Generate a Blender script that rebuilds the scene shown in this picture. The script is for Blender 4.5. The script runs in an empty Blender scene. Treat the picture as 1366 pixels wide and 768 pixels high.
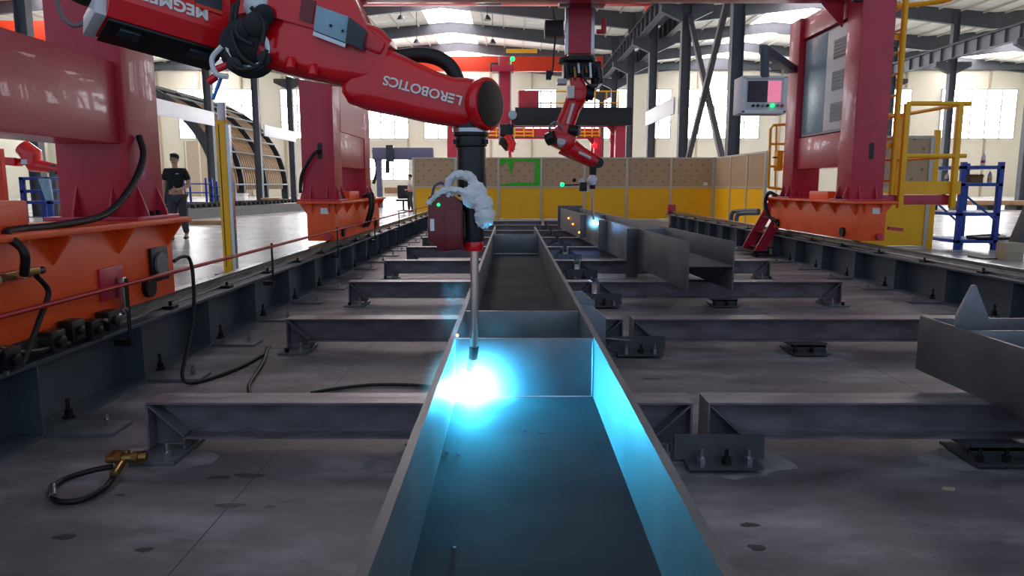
import bpy, math, random
from mathutils import Vector, Matrix
random.seed(7)
S = bpy.context.scene
COL = S.collection
# ------------------------------------------------------------------ camera
F, CX, VY, CH = 950.0, 682.0, 246.0, 1.15
TH = math.atan((384 - VY) / F); CT, ST = math.cos(TH), math.sin(TH)
cd = bpy.data.cameras.new('camera'); cam = bpy.data.objects.new('camera', cd); COL.objects.link(cam)
cd.sensor_width = 36.0; cd.lens = F / 1366.0 * 36.0; cd.shift_x = 1.0 / 1366.0
cd.clip_start = 0.05; cd.clip_end = 300
cam.location = (0, 0, CH); cam.rotation_euler = (math.pi / 2 - TH, 0, 0)
S.camera = cam
# ------------------------------------------------------------------ world, light, exposure
W = bpy.data.worlds.new('world'); S.world = W; W.use_nodes = True
bg = W.node_tree.nodes['Background']; bg.inputs[0].default_value = (0.62, 0.77, 1.0, 1); bg.inputs[1].default_value = 0.6
S.view_settings.view_transform = 'Standard'; S.view_settings.look = 'None'
S.view_settings.gamma = 1.0; S.view_settings.use_curve_mapping = False
S.view_settings.exposure = 0.2
SKYLIGHT = 8.0      # emission of the translucent ridge strips
WINDOW = 8.5        # emission of the daylit panes

# ------------------------------------------------------------------ pixel -> point
def at(x, y, Y=None, z=None, X=None):
    a = (x - CX) / F; b = (384 - y) / F
    r = Vector((a, CT + b * ST, -ST + b * CT))
    t = Y / r.y if Y is not None else ((z - CH) / r.z if z is not None else X / r.x)
    return Vector((0, 0, CH)) + r * t

# ------------------------------------------------------------------ materials
def lin(c): return tuple((v / 255 / 12.92 if v / 255 <= .04045 else ((v / 255 + .055) / 1.055) ** 2.4) for v in c)
MATS = {}
def mat(name, rgb, rough=.5, metal=0.0, var=.12, scale=6.0, bump=0.0, emit=None, strength=0, rgb2=None, spec=.5, bscale=None, coat=0.0, stretch=None):
    m = bpy.data.materials.new(name); m.use_nodes = True; nt = m.node_tree; N = nt.nodes
    b = N['Principled BSDF']; c = lin(rgb)
    tc = N.new('ShaderNodeTexCoord'); nz = N.new('ShaderNodeTexNoise'); nz.inputs['Scale'].default_value = scale; nz.inputs['Detail'].default_value = 5
    if stretch:
        mp = N.new('ShaderNodeMapping'); mp.inputs['Scale'].default_value = stretch
        nt.links.new(tc.outputs['Object'], mp.inputs[0]); nt.links.new(mp.outputs[0], nz.inputs['Vector'])
    else: nt.links.new(tc.outputs['Object'], nz.inputs['Vector'])
    cr = N.new('ShaderNodeValToRGB'); cr.color_ramp.elements[0].position = .3; cr.color_ramp.elements[1].position = .7
    lo = lin(rgb2) if rgb2 else tuple(v * (1 - var) for v in c); hi = c if rgb2 else tuple(min(1, v * (1 + var)) for v in c)
    cr.color_ramp.elements[0].color = (*lo, 1); cr.color_ramp.elements[1].color = (*hi, 1)
    nt.links.new(nz.outputs['Fac'], cr.inputs[0]); nt.links.new(cr.outputs[0], b.inputs['Base Color'])
    b.inputs['Roughness'].default_value = rough; b.inputs['Metallic'].default_value = metal
    b.inputs['Specular IOR Level'].default_value = spec; b.inputs['Coat Weight'].default_value = coat
    if bump:
        bp = N.new('ShaderNodeBump'); bp.inputs['Strength'].default_value = bump; bp.inputs['Distance'].default_value = .01
        n2 = N.new('ShaderNodeTexNoise'); n2.inputs['Scale'].default_value = bscale or scale * 6; nt.links.new(tc.outputs['Object'], n2.inputs['Vector'])
        nt.links.new(n2.outputs['Fac'], bp.inputs['Height']); nt.links.new(bp.outputs[0], b.inputs['Normal'])
    if emit:
        b.inputs['Emission Color'].default_value = (*lin(emit), 1); b.inputs['Emission Strength'].default_value = strength
    MATS[name] = m; return m
mat('red_paint', (192, 46, 70), .34, var=.10, scale=2.5, bump=.05, bscale=40, coat=.15)
mat('robot_red', (222, 12, 26), .22, var=.05, coat=.5)
mat('dark_red', (110, 14, 26), .35, coat=.2)
mat('orange_paint', (255, 100, 30), .42, rgb2=(240, 84, 28), scale=3.5, bump=.08, bscale=30)
mat('scuffed_orange', (222, 92, 48), .5, rgb2=(196, 66, 28), scale=5, bump=.1, bscale=30)
mat('crane_orange', (222, 62, 28), .5, var=.05)
mat('safety_yellow', (255, 186, 14), .42, var=.05)
mat('rail_grey', (82, 92, 102), .42, .15, var=.15, scale=4, bump=.05)
mat('rail_head', (150, 150, 150), .25, .9, var=.2, scale=9)
mat('dark_steel', (96, 98, 104), .45, .3, var=.2, scale=4, rgb2=(72, 73, 78))
mat('mill_steel', (122, 124, 128), .5, .15, rgb2=(92, 94, 98), scale=3.2, bump=.06, bscale=26)
mat('web_steel', (76, 79, 84), .8, .0, rgb2=(54, 57, 61), scale=3, spec=.12, bump=.05, bscale=26)
mat('plate_steel', (142, 148, 156), .36, .4, rgb2=(108, 114, 122), scale=4, bump=.04)
mat('bright_steel', (190, 194, 200), .25, .9, var=.1)
mat('trestle_steel', (138, 134, 144), .42, .2, rgb2=(100, 94, 100), scale=4.5, bump=.06, stretch=(1, 3, 3))
mat('plate_grey', (122, 126, 132), .5, .2, rgb2=(92, 96, 102), scale=8)
mat('grout', (156, 154, 156), .8, rgb2=(112, 109, 111), scale=9, bump=.1)
mat('oil_stain', (64, 61, 65), .45, var=.2, scale=20)
mat('black_plastic', (20, 21, 24), .4, var=.2)
mat('black_rubber', (16, 17, 19), .5, var=.2)
mat('dark_metal', (42, 44, 48), .4, .6, var=.25, scale=14)
mat('brass', (150, 122, 70), .3, .85, var=.2, scale=20)
mat('copper', (214, 194, 182), .28, .85, var=.1)
mat('white_cloth', (222, 224, 228), .9, var=.06, bump=.35, bscale=60, scale=20)
mat('white_paint', (226, 226, 226), .5, var=.03)
mat('label_white', (232, 232, 230), .5, var=.02)
mat('cabinet_grey', (210, 212, 216), .4, var=.04)
mat('vent_grey', (128, 128, 134), .5, var=.04)
mat('panel_teal', (138, 172, 190), .25, var=.12, scale=14)
mat('panel_dark', (40, 52, 62), .3, var=.2, scale=20)
mat('screen_dark', (44, 34, 42), .15, var=.1)
mat('screen_pink', (236, 150, 170), .3, emit=(236, 120, 150), strength=.6)
mat('led_green', (20, 220, 90), .4, emit=(20, 255, 110), strength=3)
mat('led_red', (240, 20, 20), .4, emit=(255, 20, 20), strength=3)
mat('ember', (255, 140, 60), .4, emit=(255, 120, 40), strength=6)
mat('spatter', (150, 190, 215), .2, .9)
mat('fence_tan', (184, 158, 124), .75, var=.04, scale=20)
mat('fence_yellow', (255, 190, 8), .5, var=.05, scale=2)
mat('fence_post', (196, 190, 176), .45, .2, var=.05)
mat('green_reflection', (56, 190, 30), .6, var=.2, scale=12)  # sheet green made vivid: reflected green light put into the colour
mat('column_grey', (84, 90, 98), .5, .1, var=.1, scale=3)
mat('brace_grey', (78, 80, 86), .5, .1, var=.1)
mat('cream_wall', (214, 211, 194), .7, var=.02, scale=1)
mat('tan_door', (176, 164, 142), .7, var=.05, scale=2)
mat('banner_white', (214, 222, 230), .45, var=.03)
mat('window_frame', (176, 178, 180), .5)
mat('cobalt', (24, 62, 160), .4, var=.08)
mat('shelf_blue_deck', (120, 150, 200), .45, var=.1)
mat('cardboard', (150, 108, 72), .8, var=.1)
mat('timber', (176, 140, 104), .8, var=.15, scale=5)
mat('slat_tan', (170, 140, 104), .7, var=.12, scale=3)
mat('rib_dark', (48, 54, 60), .5, .2, var=.15)
mat('stringer_grey', (120, 134, 138), .5, .2, var=.1)
mat('concrete_plinth', (116, 120, 122), .7, var=.1)
mat('skin', (205, 160, 135), .55, var=.04)
mat('hair_black', (20, 18, 18), .6, var=.2)
mat('shirt_black', (22, 23, 28), .85, var=.15, bump=.2, bscale=30)
mat('trouser_grey', (62, 66, 72), .85, var=.12)
mat('shoe_dark', (34, 34, 38), .5)
mat('work_white', (196, 190, 184), .85, var=.06)
mat('purple_grey', (92, 96, 126), .5, var=.1)
mat('clear_plastic', (220, 224, 226), .2, var=.05, coat=.5)
mat('blue_tie', (20, 120, 220), .4)
mat('red_tube', (176, 24, 44), .4, var=.08)
m = mat('daylight_pane', (250, 252, 255), .3, emit=(246, 250, 255), strength=WINDOW)
m = mat('skylight_sheet', (250, 236, 234), .4, emit=(252, 238, 238), strength=SKYLIGHT)

def floor_mat(name, base, dark, light, rough0, rough1, pscale):
    m = bpy.data.materials.new(name); m.use_nodes = True; nt = m.node_tree; N = nt.nodes; b = N['Principled BSDF']; L = nt.links.new
    tc = N.new('ShaderNodeTexCoord')
    n1 = N.new('ShaderNodeTexNoise'); n1.inputs['Scale'].default_value = pscale; n1.inputs['Detail'].default_value = 7; n1.inputs['Roughness'].default_value = .62
    n2 = N.new('ShaderNodeTexNoise'); n2.inputs['Scale'].default_value = pscale * 3.1; n2.inputs['Detail'].default_value = 4
    n3 = N.new('ShaderNodeTexNoise'); n3.inputs['Scale'].default_value = 45; n3.inputs['Detail'].default_value = 3
    mp = N.new('ShaderNodeMapping'); mp.inputs['Scale'].default_value = (1, 2.2, 1)
    L(tc.outputs['Object'], mp.inputs[0])
    for n in (n1, n2, n3): L(mp.outputs[0], n.inputs['Vector'])
    r1 = N.new('ShaderNodeValToRGB'); e = r1.color_ramp.elements
    e[0].position = .30; e[0].color = (*lin(dark), 1); e[1].position = .72; e[1].color = (*lin(light), 1)
    k = e.new(.5); k.color = (*lin(base), 1)
    L(n1.outputs['Fac'], r1.inputs[0])
    r2 = N.new('ShaderNodeValToRGB'); e = r2.color_ramp.elements; e[0].position = .25; e[0].color = (.22, .22, .22, 1); e[1].position = .36; e[1].color = (1, 1, 1, 1)
    L(n2.outputs['Fac'], r2.inputs[0])
    mx = N.new('ShaderNodeMixRGB'); mx.blend_type = 'MULTIPLY'; mx.inputs[0].default_value = .55
    L(r1.outputs[0], mx.inputs[1]); L(r2.outputs[0], mx.inputs[2]); L(mx.outputs[0], b.inputs['Base Color'])
    mr = N.new('ShaderNodeMapRange'); mr.inputs[3].default_value = rough0; mr.inputs[4].default_value = rough1; L(n1.outputs['Fac'], mr.inputs[0]); L(mr.outputs[0], b.inputs['Roughness'])
    bp = N.new('ShaderNodeBump'); bp.inputs['Strength'].default_value = .12; bp.inputs['Distance'].default_value = .004; L(n3.outputs['Fac'], bp.inputs['Height']); L(bp.outputs[0], b.inputs['Normal'])
    MATS[name] = m
floor_mat('cell_concrete', (116, 112, 118), (76, 72, 77), (172, 169, 175), .4, .75, 1.1)
floor_mat('hall_concrete', (172, 175, 176), (154, 157, 158), (190, 193, 194), .18, .34, .5)

def ribbed(name, rgb, scale):
    m = mat(name, rgb, .6, var=.02, scale=.6); nt = m.node_tree; N = nt.nodes; b = N['Principled BSDF']
    tc = N.new('ShaderNodeTexCoord'); w = N.new('ShaderNodeTexWave'); w.bands_direction = 'Y'; w.inputs['Scale'].default_value = scale
    bp = N.new('ShaderNodeBump'); bp.inputs['Strength'].default_value = .6; bp.inputs['Distance'].default_value = .08
    nt.links.new(tc.outputs['Object'], w.inputs['Vector']); nt.links.new(w.outputs['Fac'], bp.inputs['Height']); nt.links.new(bp.outputs[0], b.inputs['Normal'])
ribbed('roof_sheet', (246, 247, 238), .35)

def dotted(name, rgb, dot):
    m = mat(name, rgb, .75, var=.03, scale=3); nt = m.node_tree; N = nt.nodes; b = N['Principled BSDF']; L = nt.links.new
    tc = N.new('ShaderNodeTexCoord'); sc = N.new('ShaderNodeVectorMath'); sc.operation = 'MULTIPLY'; sc.inputs[1].default_value = (4, 4, 4)
    rt = N.new('ShaderNodeMapping'); rt.inputs['Rotation'].default_value = (0, .785, 0)
    fr = N.new('ShaderNodeVectorMath'); fr.operation = 'FRACTION'; sb = N.new('ShaderNodeVectorMath'); sb.operation = 'SUBTRACT'; sb.inputs[1].default_value = (.5, .5, .5)
    ml = N.new('ShaderNodeVectorMath'); ml.operation = 'MULTIPLY'; ml.inputs[1].default_value = (1, 0, 1); ln = N.new('ShaderNodeVectorMath'); ln.operation = 'LENGTH'
    lt = N.new('ShaderNodeMath'); lt.operation = 'LESS_THAN'; lt.inputs[1].default_value = .12
    L(tc.outputs['Object'], rt.inputs[0]); L(rt.outputs[0], sc.inputs[0]); L(sc.outputs[0], fr.inputs[0]); L(fr.outputs[0], sb.inputs[0]); L(sb.outputs[0], ml.inputs[0]); L(ml.outputs[0], ln.inputs[0]); L(ln.outputs['Value'], lt.inputs[0])
    mx = N.new('ShaderNodeMixRGB'); mx.inputs[2].default_value = (*lin(dot), 1); src = b.inputs['Base Color'].links[0].from_socket
    L(lt.outputs[0], mx.inputs[0]); L(src, mx.inputs[1]); L(mx.outputs[0], b.inputs['Base Color'])
dotted('fence_perforated', (190, 162, 128), (152, 126, 96))

# ------------------------------------------------------------------ mesh helpers
class MB:
    def __init__(s): s.v = []; s.f = []
    def add(s, vs, fs):
        n = len(s.v); s.v += [tuple(v) for v in vs]; s.f += [tuple(i + n for i in f) for f in fs]; return s
    def box(s, x0, x1, y0, y1, z0, z1):
        if x0 > x1: x0, x1 = x1, x0
        if y0 > y1: y0, y1 = y1, y0
        if z0 > z1: z0, z1 = z1, z0
        vs = [(x0, y0, z0), (x1, y0, z0), (x1, y1, z0), (x0, y1, z0), (x0, y0, z1), (x1, y0, z1), (x1, y1, z1), (x0, y1, z1)]
        return s.add(vs, [(0, 3, 2, 1), (4, 5, 6, 7), (0, 1, 5, 4), (1, 2, 6, 5), (2, 3, 7, 6), (3, 0, 4, 7)])
    def bar(s, p, q, w, h, up=(0, 0, 1)):
        p, q = Vector(p), Vector(q); d = (q - p).normalized(); u = Vector(up)
        if abs(d.dot(u)) > .98: u = Vector((0, 1, 0))
        a = d.cross(u).normalized() * (w / 2); b = a.cross(d).normalized() * (h / 2)
        vs = [c + sa * a + sb * b for c in (p, q) for sa, sb in ((-1, -1), (1, -1), (1, 1), (-1, 1))]
        return s.add(vs, [(3, 2, 1, 0), (4, 5, 6, 7), (0, 1, 5, 4), (1, 2, 6, 5), (2, 3, 7, 6), (3, 0, 4, 7)])
    def cyl(s, p, q, r, r2=None, n=16): return s.tube([p, q], [r, r if r2 is None else r2], n)
    def tube(s, pts, r, n=10, smooth=0):
        pts = [Vector(p) for p in pts]
        if smooth: pts = spline(pts, smooth)
        k = len(pts); rs = r if isinstance(r, (list, tuple)) else [r] * k
        if len(rs) != k: rs = [rs[min(len(rs) - 1, int(i * len(rs) / k))] for i in range(k)]
        prev = None; vs = []; fs = []
        for i, p in enumerate(pts):
            d = (pts[min(i + 1, k - 1)] - pts[max(i - 1, 0)]).normalized()
            if prev is None:
                u = Vector((0, 0, 1)) if abs(d.z) < .9 else Vector((0, 1, 0)); a = d.cross(u).normalized()
            else:
                a = (prev - d * prev.dot(d)).normalized()
            prev = a; b = d.cross(a)
            for j in range(n):
                t = 2 * math.pi * j / n; vs.append(p + (a * math.cos(t) + b * math.sin(t)) * rs[i])
        for i in range(k - 1):
            for j in range(n): fs.append((i * n + j, i * n + (j + 1) % n, (i + 1) * n + (j + 1) % n, (i + 1) * n + j))
        fs.append(tuple(range(n - 1, -1, -1))); fs.append(tuple(range((k - 1) * n, k * n)))
        return s.add(vs, fs)
    def prism(s, poly, axis, a, b):
        def m(p, t): return {'x': (t, p[0], p[1]), 'y': (p[0], t, p[1]), 'z': (p[0], p[1], t)}[axis]
        n = len(poly); vs = [m(p, a) for p in poly] + [m(p, b) for p in poly]
        return s.add(vs, [tuple(range(n)), tuple(range(2 * n - 1, n - 1, -1))] + [(i, i + n, (i + 1) % n + n, (i + 1) % n) for i in range(n)])
    def sphere(s, c, r, n=14, m=8, sq=(1, 1, 1), jit=0):
        vs = []; fs = []; c = Vector(c)
        for i in range(m + 1):
            ph = math.pi * i / m
            for j in range(n):
                t = 2 * math.pi * j / n; k = r * (1 + (random.uniform(-jit, jit) if 0 < i < m else 0))
                vs.append(c + Vector((k * sq[0] * math.sin(ph) * math.cos(t), k * sq[1] * math.sin(ph) * math.sin(t), k * sq[2] * math.cos(ph))))
        for i in range(m):
            for j in range(n): fs.append((i * n + j, (i + 1) * n + j, (i + 1) * n + (j + 1) % n, i * n + (j + 1) % n))
        return s.add(vs, fs)
    def ring(s, c, d, r, rr, n=20, k=8):
        c, d = Vector(c), Vector(d).normalized(); u = Vector((0, 0, 1)) if abs(d.z) < .9 else Vector((1, 0, 0)); a = d.cross(u).normalized(); b = d.cross(a)
        vs = []; fs = []
        for i in range(n):
            t = 2 * math.pi * i / n; o = a * math.cos(t) + b * math.sin(t)
            for j in range(k):
                q = 2 * math.pi * j / k; vs.append(c + o * (r + rr * math.cos(q)) + d * rr * math.sin(q))
        for i in range(n):
            for j in range(k): fs.append((i * k + j, ((i + 1) % n) * k + j, ((i + 1) % n) * k + (j + 1) % k, i * k + (j + 1) % k))
        return s.add(vs, fs)
    def mesh(s, name, material, org=(0, 0, 0), bevel=0):
        import bmesh
        me = bpy.data.meshes.new(name); o = Vector(org)
        me.from_pydata([Vector(v) - o for v in s.v], [], s.f)
        bm = bmesh.new(); bm.from_mesh(me); bmesh.ops.remove_doubles(bm, verts=bm.verts, dist=1e-5)
        bmesh.ops.recalc_face_normals(bm, faces=bm.faces)
        if bevel:
            es = [e for e in bm.edges if len(e.link_faces) == 2 and e.calc_face_angle(0) > .5]
            bmesh.ops.bevel(bm, geom=es, offset=bevel, segments=2, affect='EDGES', profile=.6, clamp_overlap=True)
        bm.to_mesh(me); bm.free()
        for p in me.polygons: p.use_smooth = True
        me.set_sharp_from_angle(angle=math.radians(38))
        me.materials.append(MATS[material]); return me
def crumple(mb, a):
    mb.v = [tuple(c + random.uniform(-a, a) for c in v) for v in mb.v]; return mb
def spline(P, sub):
    out = []
    for i in range(len(P) - 1):
        a, b, c, d = P[max(i - 1, 0)], P[i], P[i + 1], P[min(i + 2, len(P) - 1)]
        for k in range(sub):
            t = k / sub; out.append(.5 * ((2 * b) + (c - a) * t + (2 * a - 5 * b + 4 * c - d) * t * t + (3 * b - a - 3 * c + d) * t ** 3))
    return out + [P[-1]]

def tag(o, label=None, cat=None, group=None, kind=None):
    if label: o['label'] = label
    if cat: o['category'] = cat
    if group: o['group'] = group
    if kind: o['kind'] = kind
    return o
def link(name, me, parent=None):
    o = bpy.data.objects.new(name, me); COL.objects.link(o)
    if parent: o.parent = parent
    return o
class Thing:
    """An Empty at the base of a thing; parts are given in world coordinates."""
    def __init__(s, name, org, label, cat, group=None, kind=None):
        s.org = Vector(org); s.o = bpy.data.objects.new(name, None); COL.objects.link(s.o); s.o.location = s.org; s.o.empty_display_size = .1
        tag(s.o, label, cat, group, kind)
    def part(s, name, mb, material, parent=None, bevel=0, label=None):
        o = link(name, mb.mesh(name, material, s.org, bevel), parent or s.o)
        if label: o['label'] = label
        return o
    def share(s, name, me, loc, parent=None, rot=None):
        """a piece that shares mesh data, set at a world location"""
        o = link(name, me, parent or s.o); o.location = Vector(loc) - s.org
        if rot: o.rotation_euler = rot
        return o
def solo(name, mb, material, label, cat, group=None, bevel=0, kind=None, org=None):
    org = Vector(org) if org is not None else Vector((sum(v[0] for v in mb.v) / len(mb.v), sum(v[1] for v in mb.v) / len(mb.v), min(v[2] for v in mb.v)))
    o = link(name, mb.mesh(name, material, org, bevel)); o.location = org
    return tag(o, label, cat, group, kind)
def copy_tree(o, parent=None):
    c = o.copy(); COL.objects.link(c)
    if parent: c.parent = parent
    for ch in [x for x in bpy.data.objects if x.parent == o]: copy_tree(ch, c)
    return c
def text_mesh(body, size, material, depth=.0015, bold=.03):
    cu = bpy.data.curves.new('lettering', 'FONT'); cu.body = body; cu.size = size; cu.align_x = 'CENTER'; cu.align_y = 'CENTER'; cu.extrude = depth; cu.offset = size * bold
    t = bpy.data.objects.new('lettering', cu); COL.objects.link(t); bpy.context.view_layer.update()
    me = bpy.data.meshes.new_from_object(t.evaluated_get(bpy.context.evaluated_depsgraph_get()))
    bpy.data.objects.remove(t); me.materials.clear(); me.materials.append(MATS[material]); me.name = 'lettering'; return me
ORD = ['first', 'second', 'third', 'fourth', 'fifth', 'sixth', 'seventh', 'eighth', 'ninth', 'tenth', 'eleventh', 'twelfth']
def I_y(mb, x, y0, y1, z0, z1, w, tf=.012, tw=.01):   # I section running along Y
    mb.box(x - w / 2, x + w / 2, y0, y1, z1 - tf, z1); mb.box(x - w / 2, x + w / 2, y0, y1, z0, z0 + tf); return mb.box(x - tw / 2, x + tw / 2, y0, y1, z0 + tf, z1 - tf)
def H_col(mb, x, y, z0, z1, w, d, t=.02):             # H column, flanges facing X
    mb.box(x - w / 2, x - w / 2 + t, y - d / 2, y + d / 2, z0, z1); mb.box(x + w / 2 - t, x + w / 2, y - d / 2, y + d / 2, z0, z1)
    return mb.box(x - w / 2 + t, x + w / 2 - t, y - t / 2, y + t / 2, z0, z1)

# ================================================================== THE SETTING
BW = 70.6                                    # back wall
COLY = [25.6 + 7.5 * k for k in range(6)]
XA, XB, XL = 7.8, 28.8, -16.8                # column lines
fl = link('floor', MB().box(-2.5, 4.75, -3, 24, -.2, 0).mesh('floor', 'cell_concrete')); tag(fl, kind='structure')
mb = MB().box(-45, -2.5, -3, BW, -.2, 0).box(4.75, 55, -3, BW, -.2, 0).box(-2.5, 4.75, 24, BW, -.2, 0)
fl2 = link('floor', mb.mesh('floor', 'hall_concrete')); tag(fl2, kind='structure')
for j, x in enumerate((-1.02, .62, 2.3)):      # saw-cut joints in the cell floor
    link('floor_joint', MB().box(x - .0018, x + .0018, .5, 23.5, 0, .001).mesh('floor_joint', 'oil_stain'), fl)
EAVE, RIDGE = 11.9, 12.9
bays = [(XL - 24.6, XL), (XL, XA), (XA, XB + 2.4), (XB + 2.4, XB + 26)]
ceil = bpy.data.objects.new('ceiling', None); COL.objects.link(ceil); tag(ceil, kind='structure'); ceil.location = (0, 0, EAVE)
OC = Vector((0, 0, EAVE))
for (a, b) in bays:
    c = (a + b) / 2; w = 1.65; zr = lambda x: EAVE + .25 + (RIDGE - EAVE) * (1 - abs(x - c) / ((b - a) / 2))
    link('roof_sheet', MB().prism([(c - w, zr(c - w)), (c, zr(c)), (c + w, zr(c + w)), (c + w, zr(c + w) + .12), (c, zr(c) + .12), (c - w, zr(c - w) + .12)], 'y', -3, COLY[0] - 7.3).mesh('roof_sheet', 'roof_sheet', OC), ceil)  # unseen near ridge closed with sheet, no skylight, to darken the foreground
    for (p, q) in ((a, c - w), (c + w, b)):
        link('roof_sheet', MB().prism([(p, zr(p)), (q, zr(q)), (q, zr(q) + .12), (p, zr(p) + .12)], 'y', -3, BW).mesh('roof_sheet', 'roof_sheet', OC), ceil)
    for k in range(-1, 6):
        y0 = COLY[0] + 7.5 * k
        link('skylight', MB().prism([(c - w, zr(c - w)), (c, zr(c)), (c + w, zr(c + w)), (c + w, zr(c + w) + .05), (c, zr(c) + .05), (c - w, zr(c - w) + .05)], 'y', max(-3, y0 + .2), y0 + 7.3).mesh('skylight', 'skylight_sheet', OC), ceil)
    for k in range(-2, 7):
        y = COLY[0] + 7.5 * k
        for (p, q, s) in ((a, c, 1), (b, c, -1)):
            r = MB().prism([(p, EAVE - .75), (q, zr(q) - .65), (q, zr(q)), (p, zr(p))], 'y', y - .03, y + .03)
            r.prism([(p, EAVE - .8), (q, zr(q) - .7), (q, zr(q) - .62), (p, EAVE - .72)], 'y', y - .14, y + .14)
            link('rafter', r.mesh('rafter', 'column_grey', OC), ceil)
    for k in range(1, 8):
        for s in (-1, 1):
            x = c + s * (w + (k - .5) * ((b - a) / 2 - w) / 7)
            link('purlin', MB().box(x - .04, x + .04, 10, BW, zr(x) - .14, zr(x)).mesh('purlin', 'cream_wall', OC), ceil)

wb = link('wall_back', MB().box(-45, 55, BW, BW + .3, 0, 13.2).mesh('wall_back', 'cream_wall')); tag(wb, kind='structure')
link('eave_beam', MB().box(-45, 55, BW - .25, BW - .02, 12.0, 12.45).mesh('eave_beam', 'column_grey'), wb)
for x in range(-42, 54, 4):
    link('wall_post', MB().box(x - .09, x + .09, BW - .14, BW - .005, 0, 12).mesh('wall_post', 'tan_door'), wb)
wl = link('wall_left', MB().box(-45.3, -45, -3, BW, 0, 13).mesh('wall_left', 'cream_wall')); tag(wl, kind='structure')
wr = link('wall_right', MB().box(55, 55.3, -3, BW, 0, 13).mesh('wall_right', 'cream_wall')); tag(wr, kind='structure')
WN = [0]
def window(x0, x1, z0, z1, rows):
    WN[0] += 1; y = BW - .16
    t = bpy.data.objects.new('window_%d' % WN[0], None); COL.objects.link(t); t.location = ((x0 + x1) / 2, y, z0); tag(t, kind='structure'); O = Vector(t.location)
    n = max(1, round((x1 - x0) / 1.5)); f = MB(); w = (x1 - x0) / n; h = (z1 - z0) / rows
    for i in range(n + 1): f.box(x0 + i * w - .06, x0 + i * w + .06, y - .06, y + .1, z0, z1)
    for j in range(rows + 1): f.box(x0, x1, y - .05, y + .09, z0 + j * h - .06, z0 + j * h + .06)
    link('window_frame', f.mesh('window_frame', 'window_frame', O), t)
    pm = MB().box(-w / 2 + .05, w / 2 - .05, 0, .03, -h / 2 + .05, h / 2 - .05).mesh('pane', 'daylight_pane')
    for i in range(n):
        for j in range(rows):
            o = link('pane', pm, t); o.location = Vector((x0 + (i + .5) * w, y, z0 + (j + .5) * h)) - O
def bx(px): return (px - CX) / F * (BW * CT - 6 * ST)
for (a, b) in ((60, 128), (240, 346), (376, 442), (490, 545), (566, 640), (700, 742), (770, 838), (862, 894), (911, 1012), (1050, 1120), (1187, 1212), (1252, 1352)):
    window(bx(a), bx(b), 5.55, 10.2, 3)
for (a, b) in ((480, 545), (560, 640)):
    window(bx(a), bx(b), 1.6, 3.7, 2)
dr = link('door_1', MB().box(bx(244), bx(332), BW - .2, BW - .15, 0, 5.3).mesh('door_1', 'tan_door')); tag(dr, kind='structure')
for k in range(5): link('door_rib', MB().box(bx(246 + 18 * k), bx(247.5 + 18 * k), BW - .26, BW - .2, 0, 5.3).mesh('door_rib', 'cream_wall'), dr)

# ------------------------------------------------------------------ building columns, bracing, runways
def column(x, y, label, group, w=.42):
    t = Thing('steel_column', (x, y, 0), label, 'column', group)
    t.part('shaft', H_col(MB(), x, y, .03, EAVE + .2, w, .36), 'column_grey'); t.part('base_plate', MB().box(x - .4, x + .4, y - .35, y + .35, 0, .03), 'column_grey')
    for s in (-1, 1):
        t.part('bracket', MB().prism([(x + s * w / 2, 8.3), (x + s * (w / 2 + .95), 8.75), (x + s * (w / 2 + .95), 9.05), (x + s * w / 2, 9.05)], 'y', y - .16, y + .16), 'column_grey')
ra = 'row of steel columns behind the tan and yellow fence'; rl = 'row of steel columns on the left of the hall'; rb = 'far right row of steel columns'
for k, y in enumerate(COLY):
    column(XA, y, 'grey steel hall column rising behind the fence, %s in its row from the camera' % ORD[k], ra)
    column(XL, y, 'grey steel hall column in the left row, %s from the camera' % ORD[k], rl)
for k, y in enumerate(COLY[1:]): column(XB, y, 'grey steel column in the far right row, %s from the camera' % ORD[k], rb)
def runway(x, label):
    t = Thing('crane_runway', (x, 15, 9.05), label, 'crane runway', 'crane runway girders')
    t.part('girder', I_y(MB(), x, 8, BW - 1, 9.06, 9.9, .36, .03, .02), 'column_grey'); t.part('crane_rail', MB().box(x - .04, x + .04, 8, BW - 1, 9.9, 10.02), 'dark_metal')
    sm = MB().box(-.16, .16, -.01, .01, 9.09, 9.87).mesh('stiffener', 'column_grey')
    for k in range(50): t.share('stiffener', sm, (x, 9 + 1.22 * k, 0))
runway(XA - .72, 'long dark crane runway girder left of the columns behind the fence')
runway(XA + .72, 'long dark crane runway girder right of the columns behind the fence')
runway(XL + .72, 'dark crane runway girder along the left column row')
runway(XB - .72, 'dark crane runway girder along the far right column row')
for s, lab in ((1, 'grey diagonal brace leaning left of the X between two columns'), (-1, 'grey diagonal brace leaning right of the X between two columns')):
    y0, y1 = (COLY[0], COLY[1]) if s == 1 else (COLY[1], COLY[0])
    solo('cross_brace', MB().bar((XA + .12 * s, y0, .4), (XA + .12 * s, y1, 8.6), .2, .2), 'brace_grey', lab, 'brace', 'X bracing between columns')
def banner(x, y0, y1, label):
    solo('banner_board', MB().box(x - .04, x + .04, y0, y1, 4.35, 5.1), 'banner_white', label, 'banner', 'white boards between columns', bevel=.01)
banner(XL + .35, 33.4, 40.3, 'long white board beside the curved lattice, nearer of the two on the left')
banner(XL + .35, 48.4, 55.3, 'long white board beyond the second left column, farther of the two on the left')
banner(XA - .35, 33.4, 40.3, 'long white board between the columns right of the far gantry')
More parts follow.
